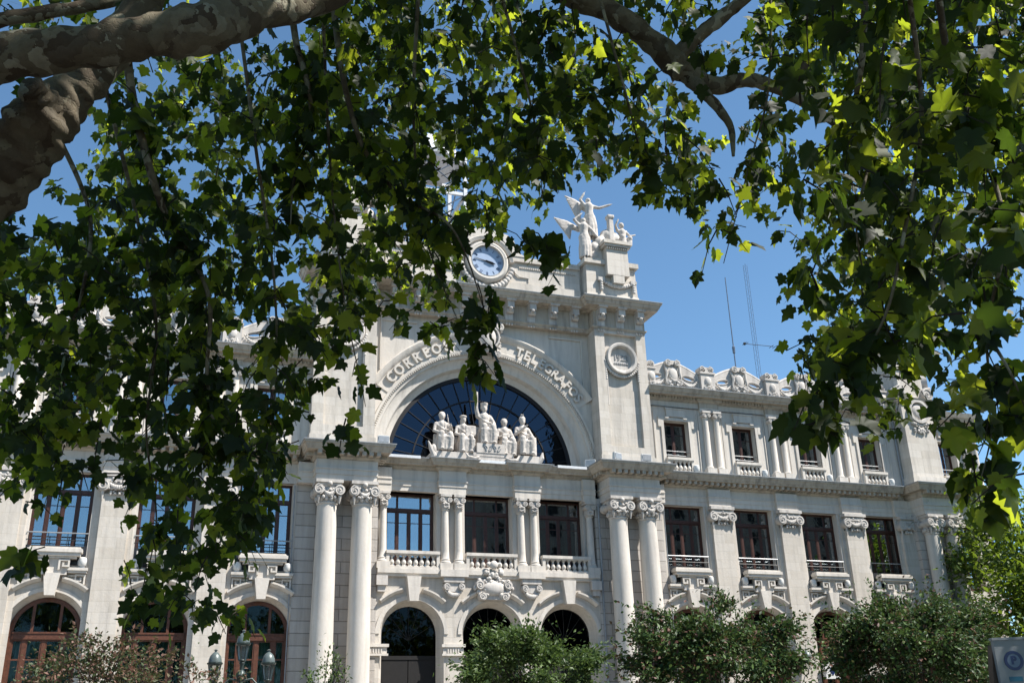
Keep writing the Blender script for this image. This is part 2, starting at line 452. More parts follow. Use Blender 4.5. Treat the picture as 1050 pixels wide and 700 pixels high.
# --- wing walls
for s in (1, -1):
    outer = rect(*span(s, 9.3, 27.0), 0, 9.5)
    hf = [archpoly(s*b, 1.65, 6.75, 1.0) for b in BAYS]; hb = [archpoly(s*b, 1.42, 6.75, 1.2) for b in BAYS]
    m = MB(); m.plate(outer, hf, 0, .5, hb); m.build('ground_floor_wall', 'stone', B)
    m = MB(); m.plate(rect(*span(s, 9.3, 27.0), 9.5, 14.0), [rect(s*b-1.26, s*b+1.26, 9.56, 13.8) for b in BAYS], .0, .6)
    m.build('main_floor_wall', 'stone_plain', B)
    m = MB(); m.plate(rect(*span(s, 9.3, 27.2), 14.0, 20.4), [rect(s*b-.8, s*b+.8, 15.7, 18.75) for b in BAYS], .003, .6)
    m.build('upper_floor_wall', 'stone_plain', B)
    # entablature over main floor: architrave fillets and frieze
    m = MB(); x0, x1 = span(s, 10.05, 26.3)
    cor(m, x0, x1, 0, .1, [(13.8, 14.05, .05, .05), (14.05, 14.3, .08, .08), (14.3, 14.36, .12, .12), (14.36, 14.78, .06, .06)], 0, 0)
    for b in PIL+[26.55]:
        cor(m, s*b-.66, s*b+.66, -.22, .05, [(13.78, 14.052, .05, .05), (14.052, 14.302, .08, .08), (14.302, 14.362, .12, .12), (14.362, 14.782, .06, .06)])
    m.build('entablature', 'stone_plain', B, bevel=0)
    m = MB()
    cor(m, x0, x1, 0, .1, [(14.783, 14.88, .1, .2), (14.88, 15.12, .22, .22), (15.12, 15.22, .72, .74), (15.22, 15.4, .78, .86), (15.4, 15.5, .9, .92)], 0, 0)
    n = int((x1-x0)/.36)
    for i in range(n): x = x0+.18+i*.36; m.box(x-.09, x+.09, -.62, -.2, 14.93, 15.118)
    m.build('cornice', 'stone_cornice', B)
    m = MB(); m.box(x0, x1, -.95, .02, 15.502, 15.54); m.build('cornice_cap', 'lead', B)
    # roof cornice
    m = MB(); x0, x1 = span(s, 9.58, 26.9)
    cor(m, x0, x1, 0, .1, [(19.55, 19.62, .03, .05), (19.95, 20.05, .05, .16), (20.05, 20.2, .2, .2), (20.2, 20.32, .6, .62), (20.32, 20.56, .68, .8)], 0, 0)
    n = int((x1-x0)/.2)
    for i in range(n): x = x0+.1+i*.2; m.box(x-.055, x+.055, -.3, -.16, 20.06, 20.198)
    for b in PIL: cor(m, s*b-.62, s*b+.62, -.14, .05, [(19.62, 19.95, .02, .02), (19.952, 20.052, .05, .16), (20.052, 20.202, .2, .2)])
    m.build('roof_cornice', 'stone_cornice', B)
    m = MB(); m.box(x0, x1, -.83, .1, 20.563, 20.6); m.build('cornice_cap', 'lead', B)
    # upper floor dressings
    for b in BAYS:
        c = s*b
        m = MB()
        frame_rect(m, c-.98, c+.98, 15.7, 18.93, -.07, .05, .18)
        for t in (-1, 1): m.box(c+t*1.07-.09, c+t*1.07+.09, -.08, .02, 18.35, 18.95)
        m.box(c-.62, c+.62, -.12, .02, 18.98, 19.42); m.box(c-.7, c-.48, -.14, .02, 18.86, 18.978); m.box(c+.48, c+.7, -.14, .02, 18.86, 18.978)
        m.box(c-.68, c+.68, -.16, .02, 19.422, 19.5)
        for t in (-1, 1): m.box(c+t*1.42-.03, c+t*1.42+.03, -.05, .02, 15.7, 19.3)
        m.build('window_surround', 'stone_plain', B)
    for b in PIL:
        c = s*b
        for t in (-.36, .36):
            m = MB(); m.lathe([(.24, 15.98), (.25, 16.03), (.21, 16.1), (.185, 16.14), (.165, 18.85), (.16, 18.95), (.2, 19.0), (.2, 19.04)], (c+t, -.16, 0), 16)
            f = m.build('half_column', 'stone_plain', B, True)
            m = MB(); m.box(c+t-.3, c+t+.3, -.45, .02, 15.56, 15.975); m.build('plinth', 'stone_plain', f)
            m = MB(); m.box(c+t-.27, c+t+.27, -.42, .02, 19.3, 19.42)
            volute(m, c+t-.17, 19.16, .11, -.4, -.05, 1, 12); volute(m, c+t+.17, 19.16, .11, -.4, -.05, -1, 12)
            m.box(c+t-.18, c+t+.18, -.36, .0, 19.05, 19.3); m.build('capital', 'stone_carved', f)
        m = MB(); m.box(c-.66, c+.66, -.2, .02, 19.425, 19.62); m.box(c-.75, c+.75, -.05, .03, 15.6, 19.42); m.build('pilaster', 'stone_plain', B)
    # main floor pilasters (giant order)
    for b in PIL+[26.55]:
        c = s*b; hw = .62 if b < 26 else .45
        m = MB(); m.box(c-hw, c+hw, -.25, .02, .9, 12.8); m.box(c-hw-.08, c+hw+.08, -.34, .03, 0, 1.2)
        for t in (-1, 1): m.box(c+t*(hw+.12)-.12, c+t*(hw+.12)+.12, -.08, .02, 1.2, 13.79)
        f = m.build('pilaster', 'stone', B)
        m = MB(); m.box(c-hw-.14, c+hw+.14, -.48, .02, 13.6, 13.775); m.box(c-hw-.02, c+hw+.02, -.36, .01, 13.0, 13.6)
        for t in (-1, 1): volute(m, c+t*(hw-.02), 13.2, .27, -.46, -.02, -t)
        m.box(c-hw+.1, c+hw-.1, -.42, 0, 13.36, 13.5)
        festoon(m, c-hw+.2, c+hw-.2, 13.3, .22, -.42, .09, 9); foliage_relief(m, c, 12.84, hw*1.5, .12, -.3, 8, 5, .06)
        foliage_relief(m, c, 13.25, hw*1.7, .5, -.36, 16, int(b*10), .075)
        for t in (-1, 1): m.tube([(c+t*hw, -.3, 12.95), (c+t*hw, -.3, 12.5)], [.08, .03], 8)
        m.build('capital', 'stone_carved', f)
    # balcony tables, keys and hood mouldings
    for b in BAYS:
        c = s*b
        m = MB()
        m.box(c-1.06, c+1.06, -.5, -.03, 9.9, 10.24, 0, 0); m.box(c-1.12, c+1.12, -.56, -.03, 10.05, 10.2)
        m.box(c-1.03, c+1.03, -.46, -.03, 10.242, 10.29); m.box(c-.92, c+.92, -.4, -.03, 9.8, 9.9)
        m.box(c-.58, c+.58, -.3, .02, 9.1, 9.8)
        for t in (-1, 1):
            xa, xb = sorted((c+t*.58, c+t*1.42)); m.box(xa, xb, -.34, .02, 9.3, 9.42); m.box(xa+.03, xb-.03, -.28, .02, 9.2, 9.3)
            key(m, c+t*.2, 9.3, .46, t, -.42, -.29, .075)
            key(m, c+t*1.36, 8.72, .44, -t, -.16, -.002, .07)
            m.box(*sorted((c+t*.62, c+t*1.36)), -.1, 0, 9.06, 9.12)
        m.build('balcony_table', 'stone_plain', B)
        m = MB(); m.prism([(c-.2, 8.2), (c+.2, 8.2), (c+.34, 9.16), (c-.34, 9.16)], -.42, .3); m.build('keystone', 'stone_plain', B)
        m = MB()
        for a0, a1 in ((52, 80), (100, 128)):
            m.ring(c, 6.55, [(2.32, 0), (2.32, -.1), (2.44, -.24), (2.52, -.24), (2.52, 0)], a0, a1, 12, True)
        m.ring(c, 6.75, [(1.66, 0), (1.66, -.05), (1.84, -.05), (1.84, 0)], 0, 180, 40, True)
        m.box(c-1.84, c-1.66, -.05, 0, 1.2, 6.75); m.box(c+1.66, c+1.84, -.05, 0, 1.2, 6.75)
        m.build('hood_moulding', 'stone_plain', B)
    # parapet: panels with an oval hole, sloping crest, garlands; piers and cartouches
    for b in BAYS:
        c = s*b
        for t in (-1, 1):
            xa, xb = c+t*.42, c+t*1.78   # from cartouche to pier
            zt = lambda u: 22.22-.62*u**1.25
            top = [(xa+(xb-xa)*u, zt(u)) for u in [i/10 for i in range(11)]]
            poly = [(xa, 20.63)]+top+[(xb, 20.63)]
            if t < 0: poly = poly[::-1]
            hole = [((xa+xb)/2+.36*cos(2*pi*i/16)*1.0, 21.42+.11*sin(2*pi*i/16)-.05*cos(2*pi*i/16)*t) for i in range(16)]
            m = MB(); m.plate(poly, [hole], -.12, .12)
            o = len(m.v); m.tube([(x, 0, z+.05) for x, z in top], .13, 8)
            m.tube([(p[0]*1.0+((p[0]-(xa+xb)/2)*.2), -.13, p[1]+(p[1]-21.42)*.4) for p in hole+hole[:1]], .035, 6)
            festoon(m, xa+t*.12, xb-t*.15, 21.3, .38, -.2, .085, 11)
            m.box(min(xa, xb), max(xa, xb), -.22, .2, 20.64, 20.85)
            m.build('parapet', 'stone_carved', B, True, 40)
        m = MB(); m.box(c-.42, c+.42, -.22, .2, 20.63, 22.1); m.ball((c, -.26, 21.5), .36, 12, (.85, .35, 1.25))
        for t in (-1, 1):
            volute(m, c+t*.3, 22.25, .2, -.36, .18, t); volute(m, c+t*.4, 21.05, .17, -.36, -.1, -t)
            m.tube([(c+t*.5, -.22, 22.1), (c+t*.42, -.3, 21.6), (c+t*.52, -.26, 21.2)], [.06, .09, .05], 6)
        m.box(c-.3, c+.3, -.3, .16, 22.15, 22.42); foliage_relief(m, c, 20.95, .7, .3, -.3, 10, 3, .09)
        festoon(m, c-.3, c+.3, 21.35, .25, -.4, .06, 7)
        m.build('cartouche', 'stone_carved', B, True, 40)
    for b in [9.95]+PIL+[26.4]:
        c = s*b; q = .46 if 10 < b < 26 else .25
        m = MB(); m.box(c-q, c+q, -.36, .25, 20.63, 21.75); m.box(c-q-.06, c+q+.06, -.42, .28, 21.752, 21.86); m.box(c-q+.06, c+q-.06, -.36, .22, 21.862, 22.05)
        for t in (-1, 1): volute(m, c+t*(q-.18), 22.06, .19, -.36, .2, t)
        m.box(c-q+.2, c+q-.2, -.28, .18, 22.0, 22.22); m.ball((c, -.38, 21.3), .22, 10, (1, .4, 1.3)); foliage_relief(m, c, 20.9, q*1.4, .25, -.4, 7, 9, .08)
        m.build('parapet_pier', 'stone_carved', B, True, 40)

# --- balusters
def baluster(mb, h, r=.1):
    mb.box(-r*.9, r*.9, -r*.9, r*.9, 0, h*.1); mb.box(-r*.8, r*.8, -r*.8, r*.8, h*.92, h)
    mb.lathe([(r*.7, h*.1), (r*.55, h*.14), (r*1.0, h*.3), (r*.95, h*.42), (r*.42, h*.66), (r*.38, h*.78), (r*.7, h*.86), (r*.5, h*.92)], n=12)
def balustrade(cx, y, z0, z1, w, n, mat='stone_plain', r=.1, mesh={}):
    m = MB(); m.box(cx-w/2, cx+w/2, y-.17, y+.17, z0, z0+.12); m.box(cx-w/2, cx+w/2, y-.19, y+.19, z1-.15, z1); m.box(cx-w/2+.02, cx+w/2-.02, y-.15, y+.15, z1-.2, z1-.15)
    for t in (-1, 1): m.box(cx+t*(w/2-.08)-.08, cx+t*(w/2-.08)+.08, y-.13, y+.13, z0+.12, z1-.2)
    f = m.build('balustrade', mat, B)
    h = z1-z0-.32; k = (round(h, 3), r)
    if k not in mesh:
        q = MB(); baluster(q, h, r); o = q.build('baluster', mat, f, True, 40); mesh[k] = o.data; bpy.data.objects.remove(o)
    for i in range(n):
        o = bpy.data.objects.new('baluster', mesh[k]); COL.objects.link(o); o.parent = f
        o.location = (cx-w/2+.16+(w-.32)*(i+.5)/n, y, z0+.12)
for x in (-4.14, 0, 4.14): balustrade(x, -.02, 9.82, 10.72, 2.74, 8, r=.125)
for x in xs: balustrade(x, -.12, 15.58, 16.52, 1.7, 5, r=.125)
balustrade(30.65, -.45, 15.58, 16.52, 1.35, 4, r=.125)

# --- pavilion, ground and main floors
m = MB()
cxs = (-4.14, 0, 4.14)
m.plate(rect(-5.95, 5.95, 0, 9.45), [archpoly(c, 1.6, 6.74, 0.3) for c in cxs], 0, .6, [archpoly(c, 1.36, 6.74, .3) for c in cxs])
m.build('ground_floor_wall', 'stone', B)
m = MB(); m.plate(rect(-5.95, 5.95, 9.8, 13.9), [rect(c-1.3, c+1.3, 9.82, 13.8) for c in cxs], .42, 1.0); m.build('main_floor_wall', 'stone_plain', B)
for s in (1, -1):
    m = MB(); x0, x1 = span(s, 5.95, 10.0); m.box(x0, x1, -.06, .5, 0, 13.9); m.build('rusticated_wall', 'stone_rusticated', B)
m = MB()
for c in cxs:
    m.ring(c, 6.74, [(1.62, 0), (1.62, -.05), (1.82, -.05), (1.82, 0)], 0, 180, 40, True)
    for a0, a1 in ((48, 78), (102, 132)): m.ring(c, 6.45, [(2.3, 0), (2.3, -.1), (2.42, -.24), (2.5, -.24), (2.5, 0)], a0, a1, 12, True)
m.build('hood_moulding', 'stone_plain', B)
for c in (-4.14, 4.14):
    m = MB(); m.prism([(c-.22, 8.25), (c+.22, 8.25), (c+.36, 9.44), (c-.36, 9.44)], -.4, .1); m.build('keystone', 'stone_plain', B)
for c in (-5.9, -2.07, 2.07, 5.9):
    m = MB(); x0, x1 = c-.36, c+.36
    for z0, z1, p in ((5.72, 5.82, .1), (5.82, 6.12, .04), (6.12, 6.26, .12)): m.box(x0-p-.12, x1+p+.12, -p-.04, .02, z0+.001, z1)
    for i in range(5): m.box(c-.3+.13*i, c-.24+.13*i, -.12, -.05, 5.84, 6.1)
    m.build('impost', 'stone_plain', B)
m = MB(); cor(m, -5.95, 5.95, 0, .5, [(9.452, 9.6, .16, .2), (9.6, 9.818, .26, .26)], 0, 0)
for c in (-2.07, 2.07): m.box(c-.72, c+.72, -.42, 0, 9.47, 9.815)
m.build('balcony_slab', 'stone_plain', B)
for c in (-2.07, 2.07):
    m = MB(); m.box(c-.52, c+.52, -.34, 0, 9.2, 9.46); m.box(c-.42, c+.42, -.26, 0, 8.75, 9.2)
    for t in (-1, 1): volute(m, c+t*.38, 8.98, .17, -.38, -.02, t)
    festoon(m, c-.4, c+.4, 8.8, .22, -.26, .1, 9); m.build('corbel', 'stone_carved', B, True, 40)
for s in (-1, 1):
    m = MB(); c = s*5.72; m.box(c-.28, c+.28, -.3, 0, 9.0, 9.46); m.box(c-.2, c+.2, -.2, 0, 8.7, 9.0); m.build('corbel', 'stone_carved', B)
# carved arms over the middle arch
m = MB(); m.ball((0, -.3, 8.95), .5, 14, (1.25, .4, .75)); foliage_relief(m, 0, 8.95, 2.0, .9, -.3, 34, 21, .13)
foliage_relief(m, 0, 9.75, .9, .9, -.35, 22, 22, .12)
for t in (-1, 1): volute(m, t*.75, 9.1, .22, -.45, -.02, t); volute(m, t*.6, 8.55, .2, -.42, -.02, -t)
m.ball((0, -.4, 10.1), .22, 10, (1, .7, 1)); m.box(-.75, .75, -.3, 0, 8.4, 9.4); m.build('carved_arms', 'stone_carved', B, True, 60)
# small columns of the loggia
def small_column(x, y, r=.2):
    m = MB(); m.lathe([(r*1.5, 10.16), (r*1.5, 10.24), (r*1.2, 10.3), (r*1.3, 10.36), (r*1.08, 10.42), (r, 10.8), (r*.86, 12.85), (r*1.05, 12.88), (r*.95, 12.95)], (x, y, 0), 20)
    f = m.build('loggia_column', 'stone_plain', B, True, 40)
    m = MB(); m.box(x-.34, x+.34, y-.34, y+.45, 9.82, 10.155); m.build('plinth', 'stone_plain', f)
    m = MB(); m.box(x-.3, x+.3, y-.3, y+.4, 13.55, 13.68)
    for t in (-1, 1): volute(m, x+t*.2, 13.38, .13, y-.28, y+.2, -t, 12)
    m.box(x-.2, x+.2, y-.22, y+.2, 12.95, 13.55); foliage_relief(m, x, 13.1, .4, .25, y-.22, 8, 4, .06); m.build('capital', 'stone_carved', f, True, 40)
for c in (-2.07, 2.07):
    for t in (-.36, .36): small_column(c+t, .1)
    m = MB(); m.box(c-.75, c+.75, .3, .45, 9.8, 13.9); m.build('pilaster', 'stone_plain', B)
for s in (-1, 1): small_column(s*5.66, .1)
# loggia entablature
m = MB()
cor(m, -5.95, 5.95, .12, 1.4, [(13.8, 14.05, .0, .0), (14.05, 14.3, .04, .04), (14.3, 14.36, .08, .08), (14.36, 14.9, .02, .02)], 0, 0)
for c in (-2.07, 2.07): cor(m, c-.72, c+.72, -.14, .5, [(13.682, 14.052, .0, .0), (14.052, 14.302, .04, .04), (14.302, 14.362, .08, .08), (14.362, 14.903, .02, .02)])
for s in (-1, 1): cor(m, *span(s, 5.3, 6.0), -.14, .5, [(13.682, 14.052, .0, .0), (14.052, 14.302, .04, .04), (14.302, 14.362, .08, .08), (14.362, 14.903, .02, .02)], 1, 0)
m.build('entablature', 'stone_plain', B)
m = MB()
L = [(14.905, 15.0, .06, .14), (15.0, 15.1, .2, .2), (15.1, 15.22, .4, .44), (15.22, 15.42, .48, .56)]
cor(m, -6.3, 6.3, .12, 2.0, L, 0, 0)
for c in (-2.07, 2.07): cor(m, c-.74, c+.74, -.14, .5, [(a+.003, b+.003, p, q) for a, b, p, q in L])
for i in range(80): x = -5.9+i*.15; m.box(x-.045, x+.045, -.16 if 1.25 < abs(x) < 2.9 else .0, .2, 14.93, 15.0) if not 1.2 < abs(x) < 2.95 else None
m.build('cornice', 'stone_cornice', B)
m = MB(); m.box(-6.2, 6.2, -.47, 1.5, 15.424, 15.46)
for c in (-2.07, 2.07): m.box(c-1.36, c+1.36, -.74, .0, 15.43, 15.465)
m.build('cornice_cap', 'lead', B)
for x0, x1 in ((-5.75, -3.9), (-.9, .9), (3.7, 5.4)):
    m = MB(); m.box(x0, x1, -.56, -.3, 15.36, 15.50); m.build('flashing', 'flashing', B)

# --- giant columns
def giant_column(x, y, h=1.0, sc=1.0):
    r = .56*sc
    prof = [(r*1.32, 1.3), (r*1.36, 1.42), (r*1.3, 1.52), (r*1.16, 1.56), (r*1.22, 1.66), (r*1.08, 1.74), (r*1.02, 1.8)]
    prof += [(r*(1-.15*(i/10)**1.6), 1.85+10.75*i/10) for i in range(11)]+[(r*.92, 12.63), (r*.92, 12.7), (r*.84, 12.73)]
    m = MB(); m.lathe(prof, (x, y, 0), 40); f = m.build('giant_column', 'stone_plain', B, True, 40)
    m = MB(); m.box(x-.78*sc, x+.78*sc, y-.78*sc, y+.78, 0, 1.3); m.build('pedestal', 'stone', f)
    m = MB(); q = .66*sc
    m.box(x-q, x+q, y-q, y+q, 13.62, 13.775); m.box(x-q+.08, x+q-.08, y-q+.08, y+q-.08, 13.5, 13.62)
    m.lathe([(r*.86, 12.7), (r*.86, 13.0), (r*1.0, 13.2), (r*1.05, 13.5)], (x, y, 0), 24)
    for t in (-1, 1):
        volute(m, x+t*(q-.16), 13.27, .25, y-q+.0, y-q+.3, -t); volute(m, x+t*(q-.16), 13.27, .25, y+q-.3, y+q-.02, -t)
        m.tube([(x+t*(q-.16), y-q+.1, 13.27), (x+t*(q-.16), y, 13.27), (x+t*(q-.16), y+q-.1, 13.27)], [.23, .15, .23], 14)
        m.tube([(x+t*(q-.14), y-q+.12, 13.0), (x+t*(q-.16), y-q+.16, 12.6)], [.09, .03], 8)
    festoon(m, x-q+.35, x+q-.35, 13.3, .25, y-q+.06, .09, 9)
    for k in range(14): a = 2*pi*k/14; m.ball((x+r*.93*cos(a), y+r*.93*sin(a), 12.88), .1, 7, (1, 1, 1.5))
    m.ball((x, y-q, 13.55), .13, 8); foliage_relief(m, x, 13.15, 1.0, .5, y-q+.1, 16, int(abs(x)*10), .075); m.build('capital', 'stone_carved', f, True, 45)
for s in (-1, 1):
    for x in (6.92, 8.65): giant_column(s*x, -.85)
    x0, x1 = span(s, 6.32, 9.3)
    m = MB(); cor(m, x0, x1, -1.36, .2, [(13.78, 14.06, .0, .0), (14.06, 14.31, .04, .04), (14.31, 14.38, .09, .09), (14.38, 14.8, .02, .02)])
    cor(m, *span(s, 9.3, 10.05), -.5, .2, [(13.78, 14.055, .0, .0), (14.055, 14.305, .04, .04), (14.305, 14.375, .09, .09), (14.375, 14.8, .02, .02)], 0, 0)
    m.build('entablature', 'stone_plain', B)
    m = MB(); cor(m, x0, x1, -1.36, .4, [(14.805, 14.9, .06, .16), (14.9, 15.14, .18, .18), (15.14, 15.24, .56, .6), (15.24, 15.42, .62, .7), (15.42, 15.53, .74, .76)])
    for i in range(9): x = x0+.05+i*.36; m.box(x-.1, x+.1, -1.9, -1.5, 14.95, 15.138)
    for k in range(4): y = -1.2+.36*k; m.box(x0-.5, x0-.15, y-.1, y+.1, 14.952, 15.136); m.box(x1+.15, x1+.5, y-.1, y+.1, 14.952, 15.136)
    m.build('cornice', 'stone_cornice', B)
    m = MB(); m.box(x0-.79, x1+.79, -2.15, .35, 15.532, 15.575); m.build('cornice_cap', 'lead', B)

# --- upper pavilion with the great arch
zc = 15.5
arch = [(6.3*cos(pi*i/60), zc+6.3*sin(pi*i/60)) for i in range(61)]
m = MB()
outer = [(-6.6, zc)]+[(-6.6, 24.4), (6.6, 24.4), (6.6, zc)]+arch
m.add(*(lambda n, tri: ([(x, 0, z) for x, z in outer], [tuple(t) for t in tri]))(len(outer), tessellate_polygon([[Vector((x, z, 0)) for x, z in outer]])))
m.box(-6.6, 6.6, .02, 2.6, 24.0, 24.9)
m.build('spandrel_wall', 'stone_plain', B).location.y = .45
m = MB()
m.ring(0, zc, [(6.3, .45), (6.28, .5), (6.16, .53), (6.12, .66), (6.0, .76), (5.82, .82), (5.7, .83), (5.66, .9), (5.6, 1.15), (5.45, 1.25), (5.32, 1.28), (5.28, 1.5)], 0, 180, 72)
m.build('arch_reveal', 'stone_plain', B, True, 30)
m = MB()
m.ring(0, zc, [(6.42, 0), (6.42, -.07), (6.56, -.09), (6.6, -.04), (7.25, -.04), (7.3, -.1), (7.42, -.2), (7.6, -.24), (7.66, -.2), (7.66, 0)], 33.5, 146.5, 60, True)
m.ring(0, zc, [(6.42, 0), (6.42, -.07), (6.56, -.09), (6.58, -.04), (6.58, 0)], 0, 33.5, 20, True); m.ring(0, zc, [(6.42, 0), (6.42, -.07), (6.56, -.09), (6.58, -.04), (6.58, 0)], 146.5, 180, 20, True)
for i in range(150):
    a = pi*(i+.5)/150; m.ball((6.36*cos(a), -.05, zc+6.36*sin(a)), .055, 6)
m.build('archivolt', 'stone_plain', B, True, 30).location.y = .45
# spandrel frames
for s in (-1, 1):
    m = MB()
    for x0, x1, z0, z1 in ((3.9, 5.95, 23.26, 23.36), (5.87, 5.95, 20.4, 23.26)): m.box(*span(s, x0, x1), -.09, .0, z0, z1)
    m.build('panel_moulding', 'stone_plain', B).location.y = .45
# fanlight
m = MB()
for i in range(1, 20): t = pi*i/20; m.tube([(.9*cos(t), 1.36, zc+.9*sin(t)), (5.3*cos(t), 1.36, zc+5.3*sin(t))], .024, 6)
for R in (.9, 2.4, 3.9): m.ring(0, zc, [(R-.035, 1.33), (R-.035, 1.4), (R+.035, 1.4), (R+.035, 1.33)], 0, 180, 48, True)
m.ring(0, zc, [(5.1, 1.3), (5.1, 1.42), (5.32, 1.42), (5.32, 1.3)], 0, 180, 60, True)
f = m.build('fanlight', 'black_paint', B)
m = MB(); m.prism([(5.25*cos(pi*i/48), zc+5.25*sin(pi*i/48)) for i in range(49)], 1.4, 1.408); m.build('glass', 'glass_fan', f)
# pylons
for s in (-1, 1):
    x0, x1 = span(s, 6.35, 9.58); c = s*7.97
    m = MB(); m.plate(rect(x0, x1, 15.5, 24.3), [rect(c-1.02, c+1.02, 16.8, 23.55)], -.6, -.4)
    m.box(x0, x1, -.395, 2.6, 15.5, 24.3); m.box(x0-.06, x1+.06, -.68, 0, 15.5, 16.25)
    m.build('pylon', 'stone', B)
    m = MB()
    m.ring(c, 22.04, [(.7, -.4), (.7, -.58), (.8, -.72), (.92, -.74), (.98, -.66), (.98, -.4)], 0, 360, 40, True)
    m.prism([(c+.7*cos(2*pi*i/30), 22.04+.7*sin(2*pi*i/30)) for i in range(30)], -.46, -.398)
    for i in range(22): a = radians(190+160*i/21); m.ball((c+1.08*cos(a), -.55, 22.04+1.08*sin(a)), .1, 7, (1, 1, 1.1))
    for t in (-1, 1):
        for k in range(7): m.ball((c+t*1.02, -.55, 21.6-.14*k), .085, 7)
    f = m.build('medallion', 'stone_carved', B, True, 40)
    m = MB(); m.tube([(c-s*.98, -.52, 21.2), (c-s*.98, -.52, 19.2)], .06, 6); m.build('carved_drop', 'stone_carved', B)
# entablature of the pavilion: astragal, consoles, corona
m = MB()
segs = [(-6.3, 6.3, 0, 0, 0)]+[(*span(s, 6.32, 9.6), -.62, 1, 1) for s in (-1, 1)]
for i, (x0, x1, yf, e0, e1) in enumerate(segs):
    d = .003*i
    cor(m, x0, x1, yf, .6, [(23.78+d, 23.86+d, .03, .08), (23.86+d, 23.92+d, .1, .1), (24.9+d, 25.0+d, .1, .2), (25.0+d, 25.12+d, .62, .66), (25.12+d, 25.36+d, .7, .8), (25.36+d, 25.46+d, .84, .86)], e0, e1)
    m.box(x0, x1, yf, .6, 23.7+d, 24.96)
m.build('top_cornice', 'stone_cornice', B)
m = MB()
for i, (x0, x1, yf, e0, e1) in enumerate(segs):
    d = .003*i; m.box(x0-.88*e0, x1+.88*e1, yf-.88, .6, 25.464+d, 25.5+d)
m.build('cornice_cap', 'lead', B)
m = MB()
def console(x, yf, mb):
    mb.box(x-.24, x+.24, yf-.1, yf, 23.93, 24.9); mb.box(x-.2, x+.2, yf-.5, yf-.1, 24.55, 24.93); mb.tube([(x-.2, yf-.22, 24.42), (x+.2, yf-.22, 24.42)], .16, 10)
    mb.ball((x, yf-.42, 24.5), .12, 8); mb.box(x-.28, x+.28, yf-.62, yf, 24.932, 25.0)
    for k in (-.16, 0, .16): mb.lathe([(.05, -.13), (.03, 0)], (x+k, yf-.07, 23.74), 6)
for x, yf in [(k*1.33, 0) for k in range(-4, 5)]+[(s*(6.75+k*1.22), -.62) for s in (-1, 1) for k in range(3)]:
    cons = MB(); console(x, yf, cons); cons.build('console', 'stone_carved', B, True, 40)
# attic
m = MB()
m.box(-5.85, 5.85, -.1, .5, 25.5, 26.3, 0, 0); m.box(-5.85, 5.85, .0, .5, 26.3, 27.65)
m.box(-5.85, 5.85, -.16, .6, 27.65, 27.95)
m.build('attic_wall', 'stone', B)
for s in (-1, 1):
    m = MB()
    for i in range(30): x = s*(2.1+i*.12); m.box(x-.035, x+.035, -.06, 0.01, 27.28, 27.38)
    m.tube([(s*1.75, -.04, 27.2), (s*1.8, -.06, 26.9), (s*2.0, -.06, 26.72), (s*2.6, -.04, 26.7), (s*2.6, -.04, 26.45)], .045, 6)
    m.box(*span(s, 2.0, 5.6), -.05, 0, 27.38, 27.46)
    m.build('panel_moulding', 'stone_plain', B)
m = MB(); m.prism([(-2.6, 27.96), (2.6, 27.96), (2.15, 28.12), (1.88, 28.5), (1.72, 28.95), (1.35, 29.25), (.75, 29.42), (0, 29.47), (-.75, 29.42), (-1.35, 29.25), (-1.72, 28.95), (-1.88, 28.5), (-2.15, 28.12)], -.2, .5)
m.build('clock_gable', 'stone_plain', B)
m = MB(); zk = 27.3
m.ring(0, zk, [(.97, -.1), (.97, -.5), (1.02, -.48), (1.15, -.5), (1.24, -.42), (1.29, -.28), (1.29, 0)], 0, 360, 48)
m.ring(0, zk, [(1.42, -.1), (1.42, -.32), (1.6, -.4), (1.66, -.3), (1.66, -.1)], 5, 175, 30, True)
f = m.build('clock', 'stone_plain', B, True, 30)
m = MB(); m.prism([(.98*cos(2*pi*i/40), zk+.98*sin(2*pi*i/40)) for i in range(40)], -.3, -.22); m.build('dial', 'dial', f)
for k in range(12):
    m = MB()
    a = pi/2-2*pi*k/12; ca, sa = cos(a), sin(a); nb = {0: 3, 1: 1, 2: 2, 3: 3, 4: 3, 5: 1, 6: 2, 7: 3, 8: 4, 9: 2, 10: 2, 11: 2}[k]
    for j in range(nb):
        o = (j-(nb-1)/2)*.06
        m.tube([(.66*ca-o*sa, -.308, zk+.66*sa+o*ca), (.86*ca-o*sa, -.308, zk+.86*sa+o*ca)], .014, 4)
    m.build('numeral', 'blue_paint', f)
m = MB(); a = radians(168); m.tube([(-.15*cos(a), -.33, zk-.15*sin(a)), (.78*cos(a), -.33, zk+.78*sin(a))], [.035, .012], 5)
m.build('clock_hand', 'black_paint', f)
m = MB(); a = radians(-15); m.tube([(-.1*cos(a), -.35, zk-.1*sin(a)), (.3*cos(a), -.35, zk+.3*sin(a)), (.5*cos(a), -.35, zk+.5*sin(a))], [.05, .07, .015], 5)
m.build('clock_hand', 'black_paint', f)
for s in (-1, 1):
    m = MB()
    for i in range(9): a = radians(-12-8.5*i) if s > 0 else radians(192+8.5*i); m.ball((1.55*cos(a), -.25, zk+1.55*sin(a)), .17, 8, (1, .8, 1))
    m.build('carved_wreath', 'stone_carved', B, True, 60)
